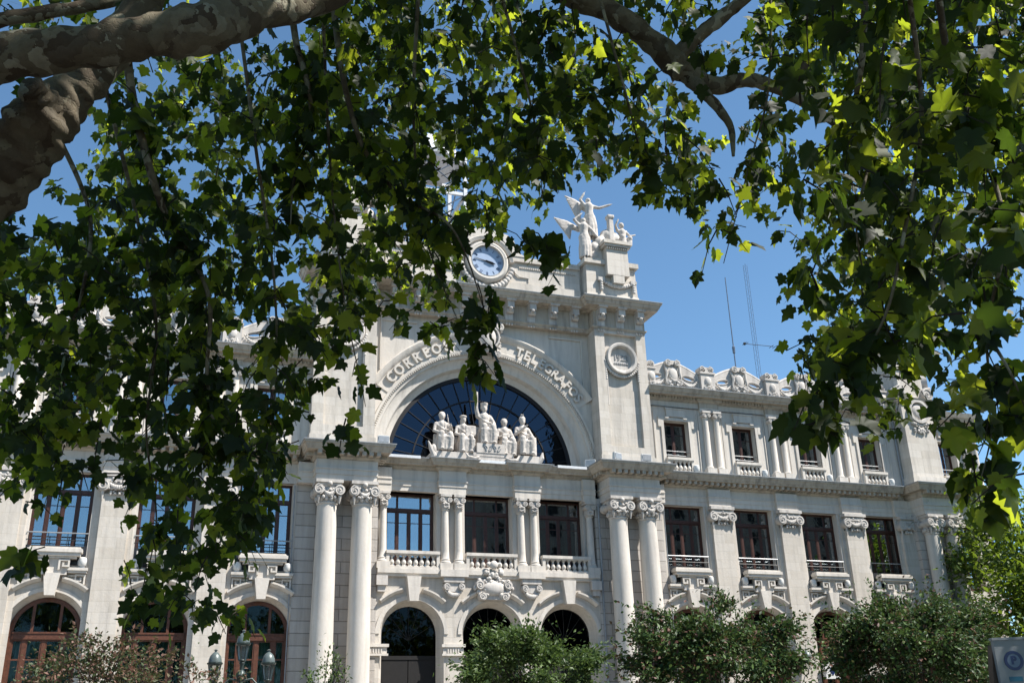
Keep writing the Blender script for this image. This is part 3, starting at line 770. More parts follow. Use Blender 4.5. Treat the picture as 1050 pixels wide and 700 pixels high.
for s in (-1, 1):
    x0, x1 = span(s, 6.05, 9.35)
    m = MB(); m.box(x0-.12, x1+.12, -.75, .9, 25.51, 26.05, .1, .1); m.box(x0, x1, -.6, .8, 26.05, 27.95, .06, .06); m.box(x0-.12, x1+.12, -.75, .9, 27.95, 28.25)
    c = s*8.0
    m.box(c-.72, c+.72, -1.0, .6, 27.2, 29.05, .03, .03); m.box(c-.85, c+.85, -1.12, .7, 29.05, 29.2); m.box(c-.92, c+.92, -1.2, .75, 29.2, 29.42)
    m.box(c-.36, c+.36, -.99, -.6, 26.7, 27.19)
    for i in range(11): m.box(c-.66+.13*i-.03, c-.66+.13*i+.03, -1.08, -.98, 28.9, 29.0)
    m.build('attic_pier', 'stone', B)
    m = MB(); festoon(m, c-1.05, c+1.05, 26.9, .3, -.72, .13, 13)
    for t in (-1, 1): m.box(c+t*1.05-.2, c+t*1.05+.2, -.8, -.6, 26.85, 27.05); [m.ball((c+t*1.05, -.72, 26.8-.16*k), .11, 7) for k in range(4)]
    m.build('carved_festoon', 'stone_carved', B, True, 50)
# coat of arms at the arch crown
m = MB(); m.box(-.55, .55, -.25, 0, 21.9, 24.0); m.ball((0, -.35, 22.75), .62, 16, (.9, .35, 1.15))
m.ring(0, 22.75, [(.62, -.3), (.66, -.5), (.74, -.5), (.78, -.3)], 0, 360, 30, True)
foliage_relief(m, 0, 22.7, 1.9, 2.0, -.28, 46, 31, .13); foliage_relief(m, 0, 24.1, 1.1, .8, -.45, 24, 32, .13)
for t in (-1, 1): volute(m, t*.75, 23.4, .24, -.5, -.02, t); volute(m, t*.6, 21.75, .2, -.5, -.02, -t)
m.ball((0, -.5, 24.5), .25, 10); m.lathe([(.28, 23.6), (.42, 23.9), (.36, 24.0)], (0, -.4, 0), 14); m.build('coat_of_arms', 'stone_carved', B, True, 60).location.y = .35

# --- lettering
def text_mesh(txt, size, ext, off=0.0):
    cu = bpy.data.curves.new('t', 'FONT'); cu.body = txt; cu.size = size; cu.extrude = ext; cu.offset = off
    cu.align_x = 'CENTER'; cu.align_y = 'CENTER'; cu.resolution_u = 3
    ob = bpy.data.objects.new('t', cu); COL.objects.link(ob)
    dg = bpy.context.evaluated_depsgraph_get(); me = bpy.data.meshes.new_from_object(ob.evaluated_get(dg))
    vs = [tuple(v.co) for v in me.vertices]; fs = [tuple(p.vertices) for p in me.polygons]
    bpy.data.objects.remove(ob); bpy.data.curves.remove(cu); bpy.data.meshes.remove(me)
    return vs, fs
def letter_on(mb, ch, x, y, z, size, ext, ang=0, off=0, sx=1):
    vs, fs = text_mesh(ch, size, ext, off); c, s_ = cos(ang), sin(ang)
    mb.add([(x+vx*sx*c-vy*s_, y-vz, z+vx*sx*s_+vy*c) for vx, vy, vz in vs], fs)
for txt, a0, a1 in (('CORREOS', 140, 109), ('TELEGRAFOS', 73, 37.5)):
    m = MB()
    for i, ch in enumerate(txt):
        a = radians(a0+(a1-a0)*i/(len(txt)-1)); letter_on(m, ch, 6.92*cos(a), -.1, zc+6.92*sin(a), .78, .08, a-pi/2, .022, .88)
    m.build('inscription', 'stone_plain', B).location.y = .45
for s in (-1, 1):
    m = MB(); letter_on(m, '1922', s*7.97, -.47, 22.14, .46, .03, 0, .012)
    for k in range(-3, 4): m.ball((s*7.97+k*.13, -.47, 21.78-.0*abs(k)), .075, 7, (1, .6, 1))
    m.build('inscription', 'stone_grey', B)

# --- corner towers
for s in (1, -1):
    X = lambda a, b: span(s, a, b)
    m = MB(); m.box(*X(27.0, 29.65), -.55, 1.7, 0, 13.9); m.box(*X(29.65, 33.2), -.1, .3, 13.5, 15.6); m.build('rusticated_wall', 'stone_rusticated', B)
    for x in (27.75, 29.25): giant_column(s*x, -.9, sc=.88)
    m = MB(); m.box(*X(29.65, 30.45), -.1, 1.7, 0, 13.6); m.box(*X(31.95, 33.2), -.1, 1.7, 0, 13.6); m.box(*X(30.45, 31.95), -.1, 1.7, 0, 9.5); m.box(*X(30.45, 31.95), .9, 1.7, 9.5, 13.6)
    m.build('side_wall', 'stone_plain', B)
    x0, x1 = X(27.1, 29.8); e = (1, 0) if s > 0 else (0, 1)
    m = MB(); cor(m, x0, x1, -1.36, .2, [(13.782, 14.06, .0, .0), (14.06, 14.31, .04, .04), (14.31, 14.38, .09, .09), (14.38, 14.8, .02, .02)])
    cor(m, *X(29.8, 33.2), -.5, .2, [(13.78, 14.055, .0, .0), (14.055, 14.305, .04, .04), (14.305, 14.375, .09, .09), (14.375, 14.8, .02, .02)], 0, 0)
    m.build('entablature', 'stone_plain', B)
    m = MB(); LL = [(14.807, 14.902, .06, .16), (14.902, 15.142, .18, .18), (15.142, 15.242, .56, .6), (15.242, 15.422, .62, .7), (15.422, 15.532, .74, .76)]
    cor(m, x0, x1, -1.36, .4, LL); cor(m, *X(29.8, 33.2), -.5, .4, [(a-.004, b-.004, p, q) for a, b, p, q in LL], *((0, 1) if s > 0 else (1, 0)))
    for i in range(8): x = x0+.05+i*.36; m.box(x-.1, x+.1, -1.9, -1.5, 14.95, 15.138)
    for i in range(8): x = X(30.5, 33.0)[0]+.05+i*.36; m.box(x-.1, x+.1, -1.04, -.64, 14.95, 15.136)
    m.build('cornice', 'stone_cornice', B)
    m = MB(); m.box(x0-.79, x1+.79, -2.15, .35, 15.535, 15.58); m.box(*X(30.6, 34.0), -1.29, .35, 15.532, 15.576); m.build('cornice_cap', 'lead', B)
    m = MB(); m.box(*X(27.1, 29.4), -1.0, 3, 15.5, 21.2); m.box(*X(27.0, 29.5), -1.08, 3, 15.5, 16.2)
    m.box(*X(27.35, 29.25), -.8, 1.6, 21.2, 24.3); m.box(*X(27.25, 29.35), -.9, 1.7, 23.3, 23.5)
    cor(m, *X(27.35, 29.25), -.8, 1.6, [(24.3, 24.45, .06, .2), (24.45, 24.6, .25, .3), (24.6, 24.9, .4, .5)])
    m.build('tower_pylon', 'stone', B)
    m = MB(); volute(m, s*27.25, 21.7, .42, -1.0, -.3, s); volute(m, s*29.4, 21.7, .42, -1.0, -.3, -s)
    c = s*28.3; m.ring(c, 20.4, [(.55, -1.0), (.6, -1.2), (.78, -1.2), (.82, -1.0)], 0, 360, 30, True); foliage_relief(m, c, 19.4, 1.3, .8, -1.05, 20, 8, .12)
    m.ball((c, -1.05, 20.4), .5, 12, (1, .25, 1)); m.build('carved_scroll', 'stone_carved', B, True, 45)
    # round bay beyond the pylon
    m = MB(); m.box(*X(29.4, 29.99), -.35, .5, 15.55, 20.4); m.box(*X(31.31, 33.2), -.35, .5, 15.55, 20.4); m.box(*X(29.99, 31.31), -.35, .5, 18.75, 20.4); m.box(*X(29.99, 31.31), .45, .8, 15.55, 18.75)
    m.build('side_wall', 'stone_plain', B)
    m = MB()
    frame_rect(m, *X(29.85, 31.45), 15.7, 18.9, -.42, -.34, .14); m.box(*X(30.1, 31.2), -.5, -.34, 19.0, 19.35); m.build('window_surround', 'stone_plain', B)
    for x in (32.0, 32.75):
        m = MB(); m.lathe([(.24, 15.98), (.2, 16.1), (.19, 16.14), (.165, 18.95), (.2, 19.04)], (s*x, -.5, 0), 14); f = m.build('half_column', 'stone_plain', B, True)
        m = MB(); m.box(s*x-.28, s*x+.28, -.8, -.3, 15.58, 15.98); m.build('plinth', 'stone_plain', f)
        m = MB(); m.box(s*x-.26, s*x+.26, -.78, -.3, 19.04, 19.45); m.build('capital', 'stone_carved', f)
    m = MB(); cor(m, *X(29.4, 33.2), -.35, .5, [(19.9, 20.1, .1, .25), (20.1, 20.3, .5, .6), (20.3, 20.6, .65, .75)], 0, 0); cor(m, *X(27.1, 29.4), -1.0, .5, [(20.9, 21.05, .05, .1), (21.05, 21.25, .15, .25)])
    m.build('roof_cornice', 'stone_cornice', B)
    # dome and drum
    cx, cy = s*30.6, 6.5
    m = MB(); m.lathe([(4.3, 20.4), (4.3, 22.6), (4.5, 22.7), (4.5, 23.0), (4.1, 23.05)], (cx, cy, 0), 40); m.build('drum', 'stone_plain', B, True, 30)
    m = MB(); m.lathe([(4.1, 23.0)]+[(4.05*cos(pi/2*i/14), 23.05+4.9*sin(pi/2*i/14)) for i in range(14)]+[(.5, 28.0), (.5, 28.5), (.3, 28.7)], (cx, cy, 0), 40)
    for k in range(16): a = 2*pi*k/16; m.tube([(cx+4.1*cos(pi/2*i/10)*cos(a), cy+4.1*cos(pi/2*i/10)*sin(a), 23.05+4.93*sin(pi/2*i/10)) for i in range(10)], .07, 5)
    f = m.build('dome', 'slate', B, True, 40)
    for k in range(6):
        a = radians(180+60*k-35); px, py = cx+4.15*cos(a), cy+4.15*sin(a); q = MB()
        q.ring(0, 0, [(.55, -.25), (.55, .9), (.8, .9), (.8, -.25)], 0, 360, 24, True); q.box(-.85, .85, -.15, .9, -1.0, -.45)
        volute(q, -.75, -.75, .28, -.3, 0, 1); volute(q, .75, -.75, .28, -.3, 0, -1); q.ball((0, -.2, .95), .25, 8)
        o = q.build('dormer', 'stone_marble', f, True, 40); o.location = (px, py, 24.5); o.rotation_euler = (0, 0, a+pi/2)
# drain pipe beside the loggia
m = MB(); m.tube([(6.12, -.16, 13.6), (6.12, -.16, 9.9), (6.12, -.12, 9.7), (6.12, -.12, .3)], .055, 10)
for z in (13.2, 11.8, 10.4, 8, 5): m.lathe([(.075, 0), (.075, .06)], (6.12, -.16 if z > 9.8 else -.12, z), 10)
m.build('drainpipe', 'lead', B)
for s in (1, -1):
    m = MB(); m.tube([(s*26.98, -.12, 19.9), (s*26.98, -.12, 15.6)], .06, 8); m.build('drainpipe', 'lead', B)
    m = MB(); m.tube([(s*x, -.2 if i % 2 else -.17, 19.53+.02*sin(x*2)) for i, x in enumerate([9.7+.8*k for k in range(22)])], .018, 5, False); m.build('cable', 'iron', B)
    m = MB(); m.tube([(s*10.12, -.1, 13.7), (s*10.12, -.1, 9.6), (s*10.12, -.14, 6), (s*10.12, -.1, .4)], .03, 6); m.build('cable', 'lead', B)
from mathutils import noise as mno
# ------------------------------------------------------------------ camera frame (also used to lay out the tree overhead)
CAM = Vector((-16.563, -48.693, 1.6)); YAW, PITCH, ROLL, FPX = .355, .385, -.03, 1020.614
fw = Vector((sin(YAW)*cos(PITCH), cos(YAW)*cos(PITCH), sin(PITCH)))
rt0 = Vector((cos(YAW), -sin(YAW), 0)); up0 = rt0.cross(fw)
rt = rt0*cos(ROLL)+up0*sin(ROLL); upv = up0*cos(ROLL)-rt0*sin(ROLL)
def away(px, py, d):      # a point d metres ahead of where the photographer stands
    return CAM+(fw+rt*((px-525)/FPX)-upv*((py-350)/FPX))*d

# ------------------------------------------------------------------ sculpture
def remesh(mb, name, mat, parent, voxel, disp=0):
    me = bpy.data.meshes.new('tmp'); me.from_pydata(mb.v, [], mb.f)
    bm = bmesh.new(); bm.from_mesh(me); bmesh.ops.recalc_face_normals(bm, faces=bm.faces); bm.to_mesh(me); bm.free()
    ob = bpy.data.objects.new('tmp', me); COL.objects.link(ob)
    r = ob.modifiers.new('r', 'REMESH'); r.mode = 'VOXEL'; r.voxel_size = voxel
    sm = ob.modifiers.new('s', 'SMOOTH'); sm.factor = .5; sm.iterations = 2
    if disp:
        tx = bpy.data.textures.new('fold', 'CLOUDS'); tx.noise_scale = .16
        dm = ob.modifiers.new('d', 'DISPLACE'); dm.texture = tx; dm.strength = disp; dm.texture_coords = 'LOCAL'
    dg = bpy.context.evaluated_depsgraph_get(); m2 = bpy.data.meshes.new_from_object(ob.evaluated_get(dg))
    m2.name = name; bpy.data.objects.remove(ob); m2.materials.clear(); m2.materials.append(MATS[mat])
    m2.polygons.foreach_set('use_smooth', [True]*len(m2.polygons))
    o = bpy.data.objects.new(name, m2); COL.objects.link(o)
    if parent is not None: o.parent = parent
    return o
class Fig(MB):
    def limb(s, pts, rad, n=10):
        s.tube(pts, rad, n)
        for p, r in zip(pts, rad): s.ball(p, r*.99, 10)
    def head(s, c, r=.105, tilt=(0, 0)):
        x, y, z = c; s.ball((x, y, z), r, 14, (.86, 1, 1.2)); s.ball((x, y-r*.92, z-.01), r*.2, 8, (.8, 1, 1.5))      # skull, nose
        for t in (-1, 1): s.ball((x+t*r*.36, y-r*.83, z+.03), r*.17, 6); s.ball((x+t*r*.86, y, z), r*.22, 6, (.6, 1, 1.3))
        s.ball((x, y-r*.8, z-r*.62), r*.3, 8, (1, .7, .7)); s.limb([(x, y+.01, z-.07), (x, y+.02, z-.26)], [.055, .075])
    def hand(s, w, d):
        w, d = Vector(w), Vector(d).normalized(); sd = d.cross(Vector((0, 1, .3))).normalized()
        s.ball(tuple(w+d*.04), .045, 8)
        for k, l in zip((-1.5, -.5, .5, 1.5), (.07, .09, .085, .065)): s.limb([tuple(w+d*.06+sd*.018*k), tuple(w+d*(.07+l)+sd*.022*k)], [.012, .01], 6)
        s.limb([tuple(w+d*.02+sd*.03), tuple(w+d*.06+sd*.07)], [.014, .011], 6)
def seated(loc, scale, arms, hat=None, prop=None, label='', seed=1):
    R = random.Random(seed); f = Fig()
    f.box(-.24, .24, -.1, .3, 0, .44); f.box(-.22, .22, .2, .32, .4, .72)
    f.ball((0, .05, .5), .2, 14, (1.05, 1, .7)); f.limb([(0, .06, .5), (0, .07, .72), (0, .05, .98)], [.17, .15, .17], 14)
    f.limb([(-.16, .05, 1.0), (.16, .05, 1.0)], [.085, .085]); f.head((0, .0, 1.25))
    for t in (-1, 1):
        kx = t*(.13+.03*R.random()); kz = .55+.03*R.random()
        f.limb([(t*.1, .02, .5), (kx, -.42, kz)], [.12, .095]); f.limb([(kx, -.42, kz), (kx+t*.02, -.4, .25), (kx, -.38, .08)], [.095, .08, .075])
        f.ball((kx, -.47, .05), .075, 10, (.8, 1.7, .6))
        sh, el, ha = arms[0 if t < 0 else 1]
        f.limb([(t*.19, .05, 1.0), el, ha], [.075, .06, .045]); d = Vector(ha)-Vector(el); f.hand(ha, d)
    for k in range(9):      # robe falling from the knees
        x = -.22+.44*k/8; f.limb([(x*.8, -.3, .55), (x, -.46+.03*R.random(), .45), (x*1.05, -.4+.04*R.random(), .06)], [.045, .05, .035], 8)
    f.box(-.17, .17, -.38, .1, .05, .5)
    for k in range(6): f.limb([(-.2+.05*k, -.02, .98-.03*k), (.02+.03*k, -.13, .78), (.2, -.05, .56+.03*k)], [.022]*3, 6)
    if hat == 'helmet': f.ball((0, .02, 1.33), .115, 12, (1, 1.15, 1)); f.limb([(0, .1, 1.3), (0, .04, 1.48), (0, -.08, 1.46)], [.03, .045, .03], 8)
    elif hat == 'hair': f.ball((0, .03, 1.31), .12, 12, (1, 1.05, .95)); f.ball((0, .12, 1.24), .07, 8)
    elif hat == 'cap': f.ball((0, .0, 1.36), .12, 12, (1.1, 1.1, .5)); f.ball((0, .08, 1.22), .1, 8)
    elif hat == 'crown': f.lathe([(.1, 1.32), (.13, 1.42), (.1, 1.42)], n=10); f.ball((0, .05, 1.28), .115, 10)
    if prop == 'book': f.box(-.02, .34, -.32, -.26, .62, .98)
    elif prop == 'staff': f.limb([(.2, -.3, .5), (.14, -.12, 1.3)], [.022, .018], 6)
    elif prop == 'shield': f.box(.2, .32, -.4, .2, .0, .62)
    elif prop == 'plaque': f.box(-.19, .19, -.34, -.28, .55, .78)
    for i, v in enumerate(f.v): f.v[i] = tuple(v[j]*scale for j in range(3))
    o = remesh(f, 'statue', 'stone_marble', None, .034, .03); o.location = loc
    tag(o, label, 'statue', 'seated statues in the great arch'); return o
YS = .35
down = lambda t: ((0,)*3, (t*.27, -.02, .75), (t*.12, -.3, .62))
seated((-2.5, YS, 15.93), 1.66, (down(-1), ((0,)*3, (.3, -.05, .78), (.2, -.3, .85))), 'hair', 'staff', 'seated stone figure holding a short staff, leftmost in the great arch', 1)
seated((-1.32, YS, 15.88), 1.62, (down(-1), ((0,)*3, (.28, -.05, .76), (.2, -.27, .72))), 'cap', 'book', 'seated stone figure holding an open book, left of the raised arm', 2)
seated((-.12, YS, 16.42), 1.78, (((0,)*3, (-.25, .03, 1.28), (-.24, -.02, 1.62)), ((0,)*3, (.3, -.02, .78), (.2, -.3, .65))), 'crown', None, 'taller enthroned stone figure raising one arm straight up', 3)
seated((1.02, YS, 15.86), 1.64, (((0,)*3, (-.26, -.03, .74), (.0, -.3, .72)), ((0,)*3, (.28, -.05, .74), (.05, -.32, .68))), 'hair', 'plaque', 'seated stone figure with both hands on a lap tablet, right of the raised arm', 4)
seated((2.08, YS, 15.98), 1.68, (((0,)*3, (-.25, -.02, .8), (-.02, -.22, .98)), ((0,)*3, (.32, .0, .76), (.3, -.25, .6))), 'helmet', 'shield', 'helmeted seated stone figure beside a square block, rightmost in the great arch', 5)
m = MB(); m.box(-3.2, -.95, -.35, 1.0, 15.46, 15.9); o = m.build('statue_plinth', 'stone_marble'); tag(o, 'plain low stone plinth under the two left seated statues', 'plinth')
m = MB(); m.ball((-3.15, -.3, 16.0), .16, 8, (1, 1, 1.6)); m.tube([(-3.1, -.3, 15.6), (-3.3, -.35, 16.0), (-3.45, -.35, 16.4)], [.14, .12, .03], 8); m.build('carved_scroll', 'stone_marble', o, True)
m = MB(); m.box(1.52, 2.72, -.35, 1.0, 15.46, 15.95); o = m.build('statue_plinth', 'stone_marble'); tag(o, 'plain low stone plinth under the helmeted statue on the right', 'plinth')
m = MB(); m.tube([(2.7, -.2, 15.6), (2.9, -.3, 15.9), (2.95, -.3, 16.2)], [.16, .14, .04], 8); m.build('carved_scroll', 'stone_marble', o, True)
m = MB(); m.box(-.85, .7, -.55, 1.1, 15.9, 16.42); m.box(-1.3, 1.4, -.5, 1.1, 15.46, 15.72); m.box(-1.05, 1.2, -.52, 1.1, 15.72, 15.9)
o = m.build('statue_plinth', 'stone_marble'); tag(o, 'stepped stone plinth with a curly carved monogram under the central raised-arm statue', 'plinth')
m = MB()
for x, q in ((-.38, 1), (-.12, -1), (.12, 1), (.36, -1)):
    m.tube([(x+.1*cos(t/8*2*pi*1.3)*(1-.04*t), -.565, 16.16+q*.15*sin(t/8*2*pi*.9)) for t in range(9)], [.022]*9, 6)
m.build('monogram', 'lead', o)
m = MB()
for s in (-1, 1): m.tube([(s*.75, -.55, 15.66), (s*1.0, -.62, 15.55), (s*1.35, -.6, 15.6), (s*1.5, -.55, 15.85)], [.06, .09, .09, .03], 8)
m.build('carved_swag', 'stone_marble', o, True)

# winged group on the pavilion
def wing(f, root, tip, low, th=.10, n=14):
    root, tip, low = Vector(root), Vector(tip), Vector(low)
    for k in range(n):
        t = k/(n-1); a = root.lerp(root.lerp(tip, .55), t*.7); e = tip.lerp(low, t**.8); mid = a.lerp(e, .5)+Vector((0, .05, .10*(1-t)))
        f.limb([tuple(a), tuple(mid), tuple(e)], [th*1.6, th*1.5, th*.6], 8)
def standing(f, base, H, arms, lean=(0, 0), face=-1, seed=1):
    R = random.Random(seed); k = H/1.72; b = Vector(base)
    P = lambda x, y, z: tuple(b+Vector((x+lean[0]*z, y+lean[1]*z, z))*k)
    L = lambda pts, rad: f.limb([P(*p) for p in pts], [r*k*1.3 for r in rad], 10)
    L([(0, 0, .92), (0, 0, 1.15), (0, 0, 1.38)], [.15, .12, .14]); L([(-.15, 0, 1.4), (.15, 0, 1.4)], [.07, .07])
    L([(-.08, 0, .9), (-.1, -.06, .5), (-.1, .02, .08)], [.12, .09, .06]); L([(.08, 0, .9), (.12, -.1, .5), (.1, .06, .08)], [.12, .09, .06])
    for i in range(12):
        a = 2*pi*i/12; L([(.11*cos(a), .11*sin(a), 1.0), (.19*cos(a)+.03*R.random(), .17*sin(a), .5), (.22*cos(a), .2*sin(a), .05)], [.05, .05, .03])
    L([(0, 0, 1.42), (0, -.01, 1.55)], [.06, .055])
    h = P(0, -.02, 1.62); f.ball(h, .1*k, 12, (.88, 1, 1.18)); f.ball((h[0], h[1]-.095*k, h[2]), .02*k, 6, (1, 1, 1.5)); f.ball(P(0, .04, 1.66), .1*k, 10)
    for t, (e, w) in zip((-1, 1), arms):
        L([(t*.17, 0, 1.4), e, w], [.06, .048, .035]); d = (Vector(w)-Vector(e)).normalized()
        for q in (-.02, 0, .02): L([w, (w[0]+d.x*.11, w[1]+d.y*.11+q, w[2]+d.z*.11)], [.02, .012])
def winged_group(mir, label):
    X = lambda x: mir*x
    g = empty('sculpture_group', (mir*8, -.3, 28.25)); tag(g, label, 'sculpture', 'winged sculpture groups on the roof')
    def fin(f, nm, mat='stone_marble', vox=.045):
        for i, v in enumerate(f.v): f.v[i] = (mir*v[0]-mir*8, v[1]+.3, v[2]-28.25)
        if mir < 0: f.f = [q[::-1] for q in f.f]
        return remesh(f, nm, mat, g, vox, .03)
    f = Fig(); standing(f, (6.75, -.2, 29.85), 2.75, (((-.33, 0, 1.62), (-.18, -.05, 1.88)), ((.42, -.05, 1.36), (.85, -.15, 1.52))), (-.03, 0), seed=3)
    wing(f, (6.6, .1, 32.0), (5.3, .15, 32.75), (6.2, .15, 30.9)); fin(f, 'winged_figure')
    f = Fig(); standing(f, (6.15, -.45, 28.25), 2.75, (((-.38, 0, 1.62), (-.12, -.05, 1.86)), ((.35, -.05, 1.2), (.42, -.2, .95))), (0, 0), seed=4)
    wing(f, (5.95, -.1, 30.4), (4.4, -.1, 30.95), (5.35, -.1, 29.7)); fin(f, 'winged_figure')
    f = Fig(); b = Vector((8.75, -.35, 29.42)); L = lambda pts, rad: f.limb([tuple(b+Vector(p)) for p in pts], rad, 10)
    L([(0, 0, .35), (0, 0, .7), (0, 0, 1.1)], [.28, .22, .24]); L([(-.25, 0, 1.15), (.25, 0, 1.15)], [.12, .12])
    L([(-.15, 0, .35), (-.25, -.5, .5), (-.2, -.5, .0)], [.2, .17, .12]); L([(.15, 0, .35), (.25, -.5, .45), (.25, -.5, .0)], [.2, .17, .12])
    L([(-.3, 0, 1.15), (-.5, -.2, 1.4), (-.35, -.3, 1.75)], [.1, .08, .06]); L([(.3, 0, 1.1), (.5, -.1, .85), (.85, -.1, 1.0)], [.1, .08, .05])
    L([(0, 0, 1.2), (0, 0, 1.4)], [.1, .09]); f.ball(tuple(b+Vector((0, -.02, 1.55))), .17, 12, (.88, 1, 1.18)); f.ball(tuple(b+Vector((0, .05, 1.62))), .17, 10)
    for i in range(6): L([(-.3+.1*i, -.35, .5), (-.35+.12*i, -.55, .0)], [.07, .06])
    fin(f, 'seated_figure')
    f = Fig(); f.prism([(6.3, 28.25), (8.9, 28.25), (9.0, 29.4), (8.4, 30.4), (7.8, 30.6), (7.2, 30.0), (6.6, 29.0)], -.4, .5)
    for q in ((6.9, 29.2, .45), (7.3, 29.6, .5), (7.8, 30.2, .45), (8.3, 30.0, .45), (6.8, 28.7, .4)): f.ball((q[0], -.1, q[1]), q[2], 10)
    f.box(7.8, 8.12, -.55, -.2, 29.4, 31.35); f.box(7.74, 8.18, -.62, -.14, 31.3, 31.5)
    fin(f, 'rock_base', 'stone_carved', .06)
winged_group(1, 'pale stone group of two winged figures and a seated one above the right pylon')
winged_group(-1, 'pale stone winged group behind the leaves above the left pylon')

# ------------------------------------------------------------------ things fixed on or standing on the building
ORD = ['first', 'second', 'third', 'fourth']
def flood(loc, label, group='floodlights on the facade', rz=0):
    t = empty('floodlight', loc, rz); tag(t, label, 'floodlight', group)
    m = MB(); m.lathe([(.11, .06), (.17, .12), (.185, .3), (.17, .42), (.12, .46)], n=16); m.build('lamp_housing', 'white_paint', t, True, 40)
    m = MB(); m.box(-.12, .12, -.1, .1, 0, .06); m.box(-.2, -.185, -.03, .03, .0, .3); m.box(.185, .2, -.03, .03, 0, .3); m.build('bracket', 'rail_grey', t)
    return t
for s, side in ((1, 'right'), (-1, 'left')):
    for i, b in enumerate(BAYS):
        if s < 0 and i == 3: continue
        for e_, en in ((-1, 'left'), (1, 'right')):
            flood((s*b+e_*1.16, -.2, 9.425), f'floodlight at the {en} end of the ledge, {ORD[i]} tall window {side} of the columns')
for i, b in enumerate(BAYS): flood((b+.72, -.62, 15.54), f'white floodlight on the cornice at the {ORD[i]} upper window right of centre')
def boxflood(loc, label, rz=0):
    t = empty('floodlight', loc, rz); tag(t, label, 'floodlight', 'square floodlights on the centre cornice')
    m = MB(); m.box(-.3, .3, -.1, .1, .14, .52, .02, .02); m.build('lamp_housing', 'white_paint', t)
    m = MB(); m.box(-.26, .26, -.115, -.101, .18, .48); m.build('lens', 'rail_grey', t)
    m = MB(); m.box(-.05, .05, -.05, .05, 0, .14); m.box(-.15, .15, -.08, .08, 0, .02); m.build('bracket', 'iron', t)
boxflood((8.45, -1.7, 15.58), 'white square floodlight on the right cornice, just under the medallion pylon')
boxflood((6.75, -1.6, 15.58), 'small grey floodlight near the left corner of the right cornice', radians(25))
boxflood((5.75, -.3, 15.47), 'tilted floodlight at the right foot of the great arch', radians(-30))
boxflood((-6.1, -1.6, 15.58), 'white floodlight on the left cornice at the foot of the great arch')
# masts
m = MB(); m.tube([(0, 0, 0), (0, 0, 3), (0, 0, 14.6)], [.07, .05, .035], 8); o = m.build('radio_mast', 'mast', None); o.location = (24, 12, 20.66); tag(o, 'thin single-pole radio mast rising over the right parapet, left of the lattice one', 'mast')
m = MB(); m.lathe([(.1, 0), (.12, .5), (.05, .6)], (0, 0, 8.2), 8); m.build('antenna_can', 'mast', o)
t = empty('radio_mast', (26, 12, 20.66)); tag(t, 'slender lattice radio mast with a crosswise antenna, over the right parapet', 'mast')
m = MB()
for k in range(3): a = 2*pi*k/3; m.tube([(.2*cos(a), .2*sin(a), 0), (.17*cos(a), .17*sin(a), 16)], .013, 6)
for i in range(40):
    for k in range(3): a, b_ = 2*pi*k/3, 2*pi*(k+1)/3; m.tube([(.19*cos(a), .19*sin(a), i*.4), (.19*cos(b_), .19*sin(b_), i*.4+.4)], .006, 4)
m.build('lattice', 'mast', t)
m = MB(); m.tube([(-1.1, -.2, 9.0), (1.5, -.2, 9.05)], .022, 6)
for x in (-1.1, -.95, 1.3, 1.6): m.tube([(x, -.5, 9.02), (x, .1, 9.02)], .02, 5); 
m.ball((-1.1, -.2, 9.0), .12, 8); m.build('antenna', 'iron', t)
# open metal clock tower on the roof
t = empty('lattice_tower', (.3, 13, 25.5)); tag(t, 'white and blue steel lattice tower on the roof seen through the leaves', 'tower')
m = MB(); q = 2.0
for sx in (-1, 1):
    for sy in (-1, 1): m.box(sx*q-.13, sx*q+.13, sy*q-.13, sy*q+.13, 0, 16)
for z in (0.2, 3.2, 6.4, 9.6, 12.8, 15.8):
    for sy in (-1, 1): m.box(-q, q, sy*q-.09, sy*q+.09, z, z+.24); m.box(sy*q-.09, sy*q+.09, -q, q, z+.003, z+.243)
m.build('frame', 'steel_white', t)
m = MB()
for i in range(5):
    z = .3+3.2*i
    for sy in (-1, 1):
        m.tube([(-q, sy*q, z), (q, sy*q, z+3)], .05, 6); m.tube([(q, sy*q, z), (-q, sy*q, z+3)], .05, 6)
        m.tube([(sy*q, -q, z), (sy*q, q, z+3)], .05, 6); m.tube([(sy*q, q, z), (sy*q, -q, z+3)], .05, 6)
m.build('bracing', 'mast', t)
m = MB(); m.lathe([(2.4, 16), (2.4, 16.3), (1.8, 17.5), (.8, 18.5), (.15, 19), (.05, 22)], (0, 0, 0), 16); m.build('tower_cap', 'steel_white', t)

# wall sign and wall lantern on the right wing
t = empty('wall_sign', (19.5, -.35, 4.5)); tag(t, 'white box sign with dark blue emblem on the right wing wall', 'sign')
m = MB(); m.box(-.45, .45, -.18, .1, .0, .85); m.build('sign_box', 'white_paint', t)
m = MB(); m.prism([(-.22, .42), (0, .7), (.24, .42), (0, .16)], -.19, -.182); m.build('emblem', 'blue_paint', t)
m = MB(); m.box(-.04, .04, .1, .35, .35, .5); m.build('bracket', 'iron', t)
t = empty('wall_lantern', (17.9, -.6, 5.0)); tag(t, 'grey domed lantern on a bracket beside the arch, right wing', 'lantern')
m = MB(); m.lathe([(.06, .0), (.12, .08), (.2, .6), (.21, .62)], n=10); m.build('glass', 'glass_lantern', t)
m = MB(); m.lathe([(.26, .62), (.25, .68), (.2, .82), (.1, .92), (.03, 1.0), (.05, 1.06), (.01, 1.12)], n=14); m.build('cap', 'lamp_cap', t, True)
m = MB(); m.tube([(0, .0, .0), (0, .05, -.25), (0, .35, -.3), (0, .6, .2)], .03, 8); m.build('bracket', 'iron', t)

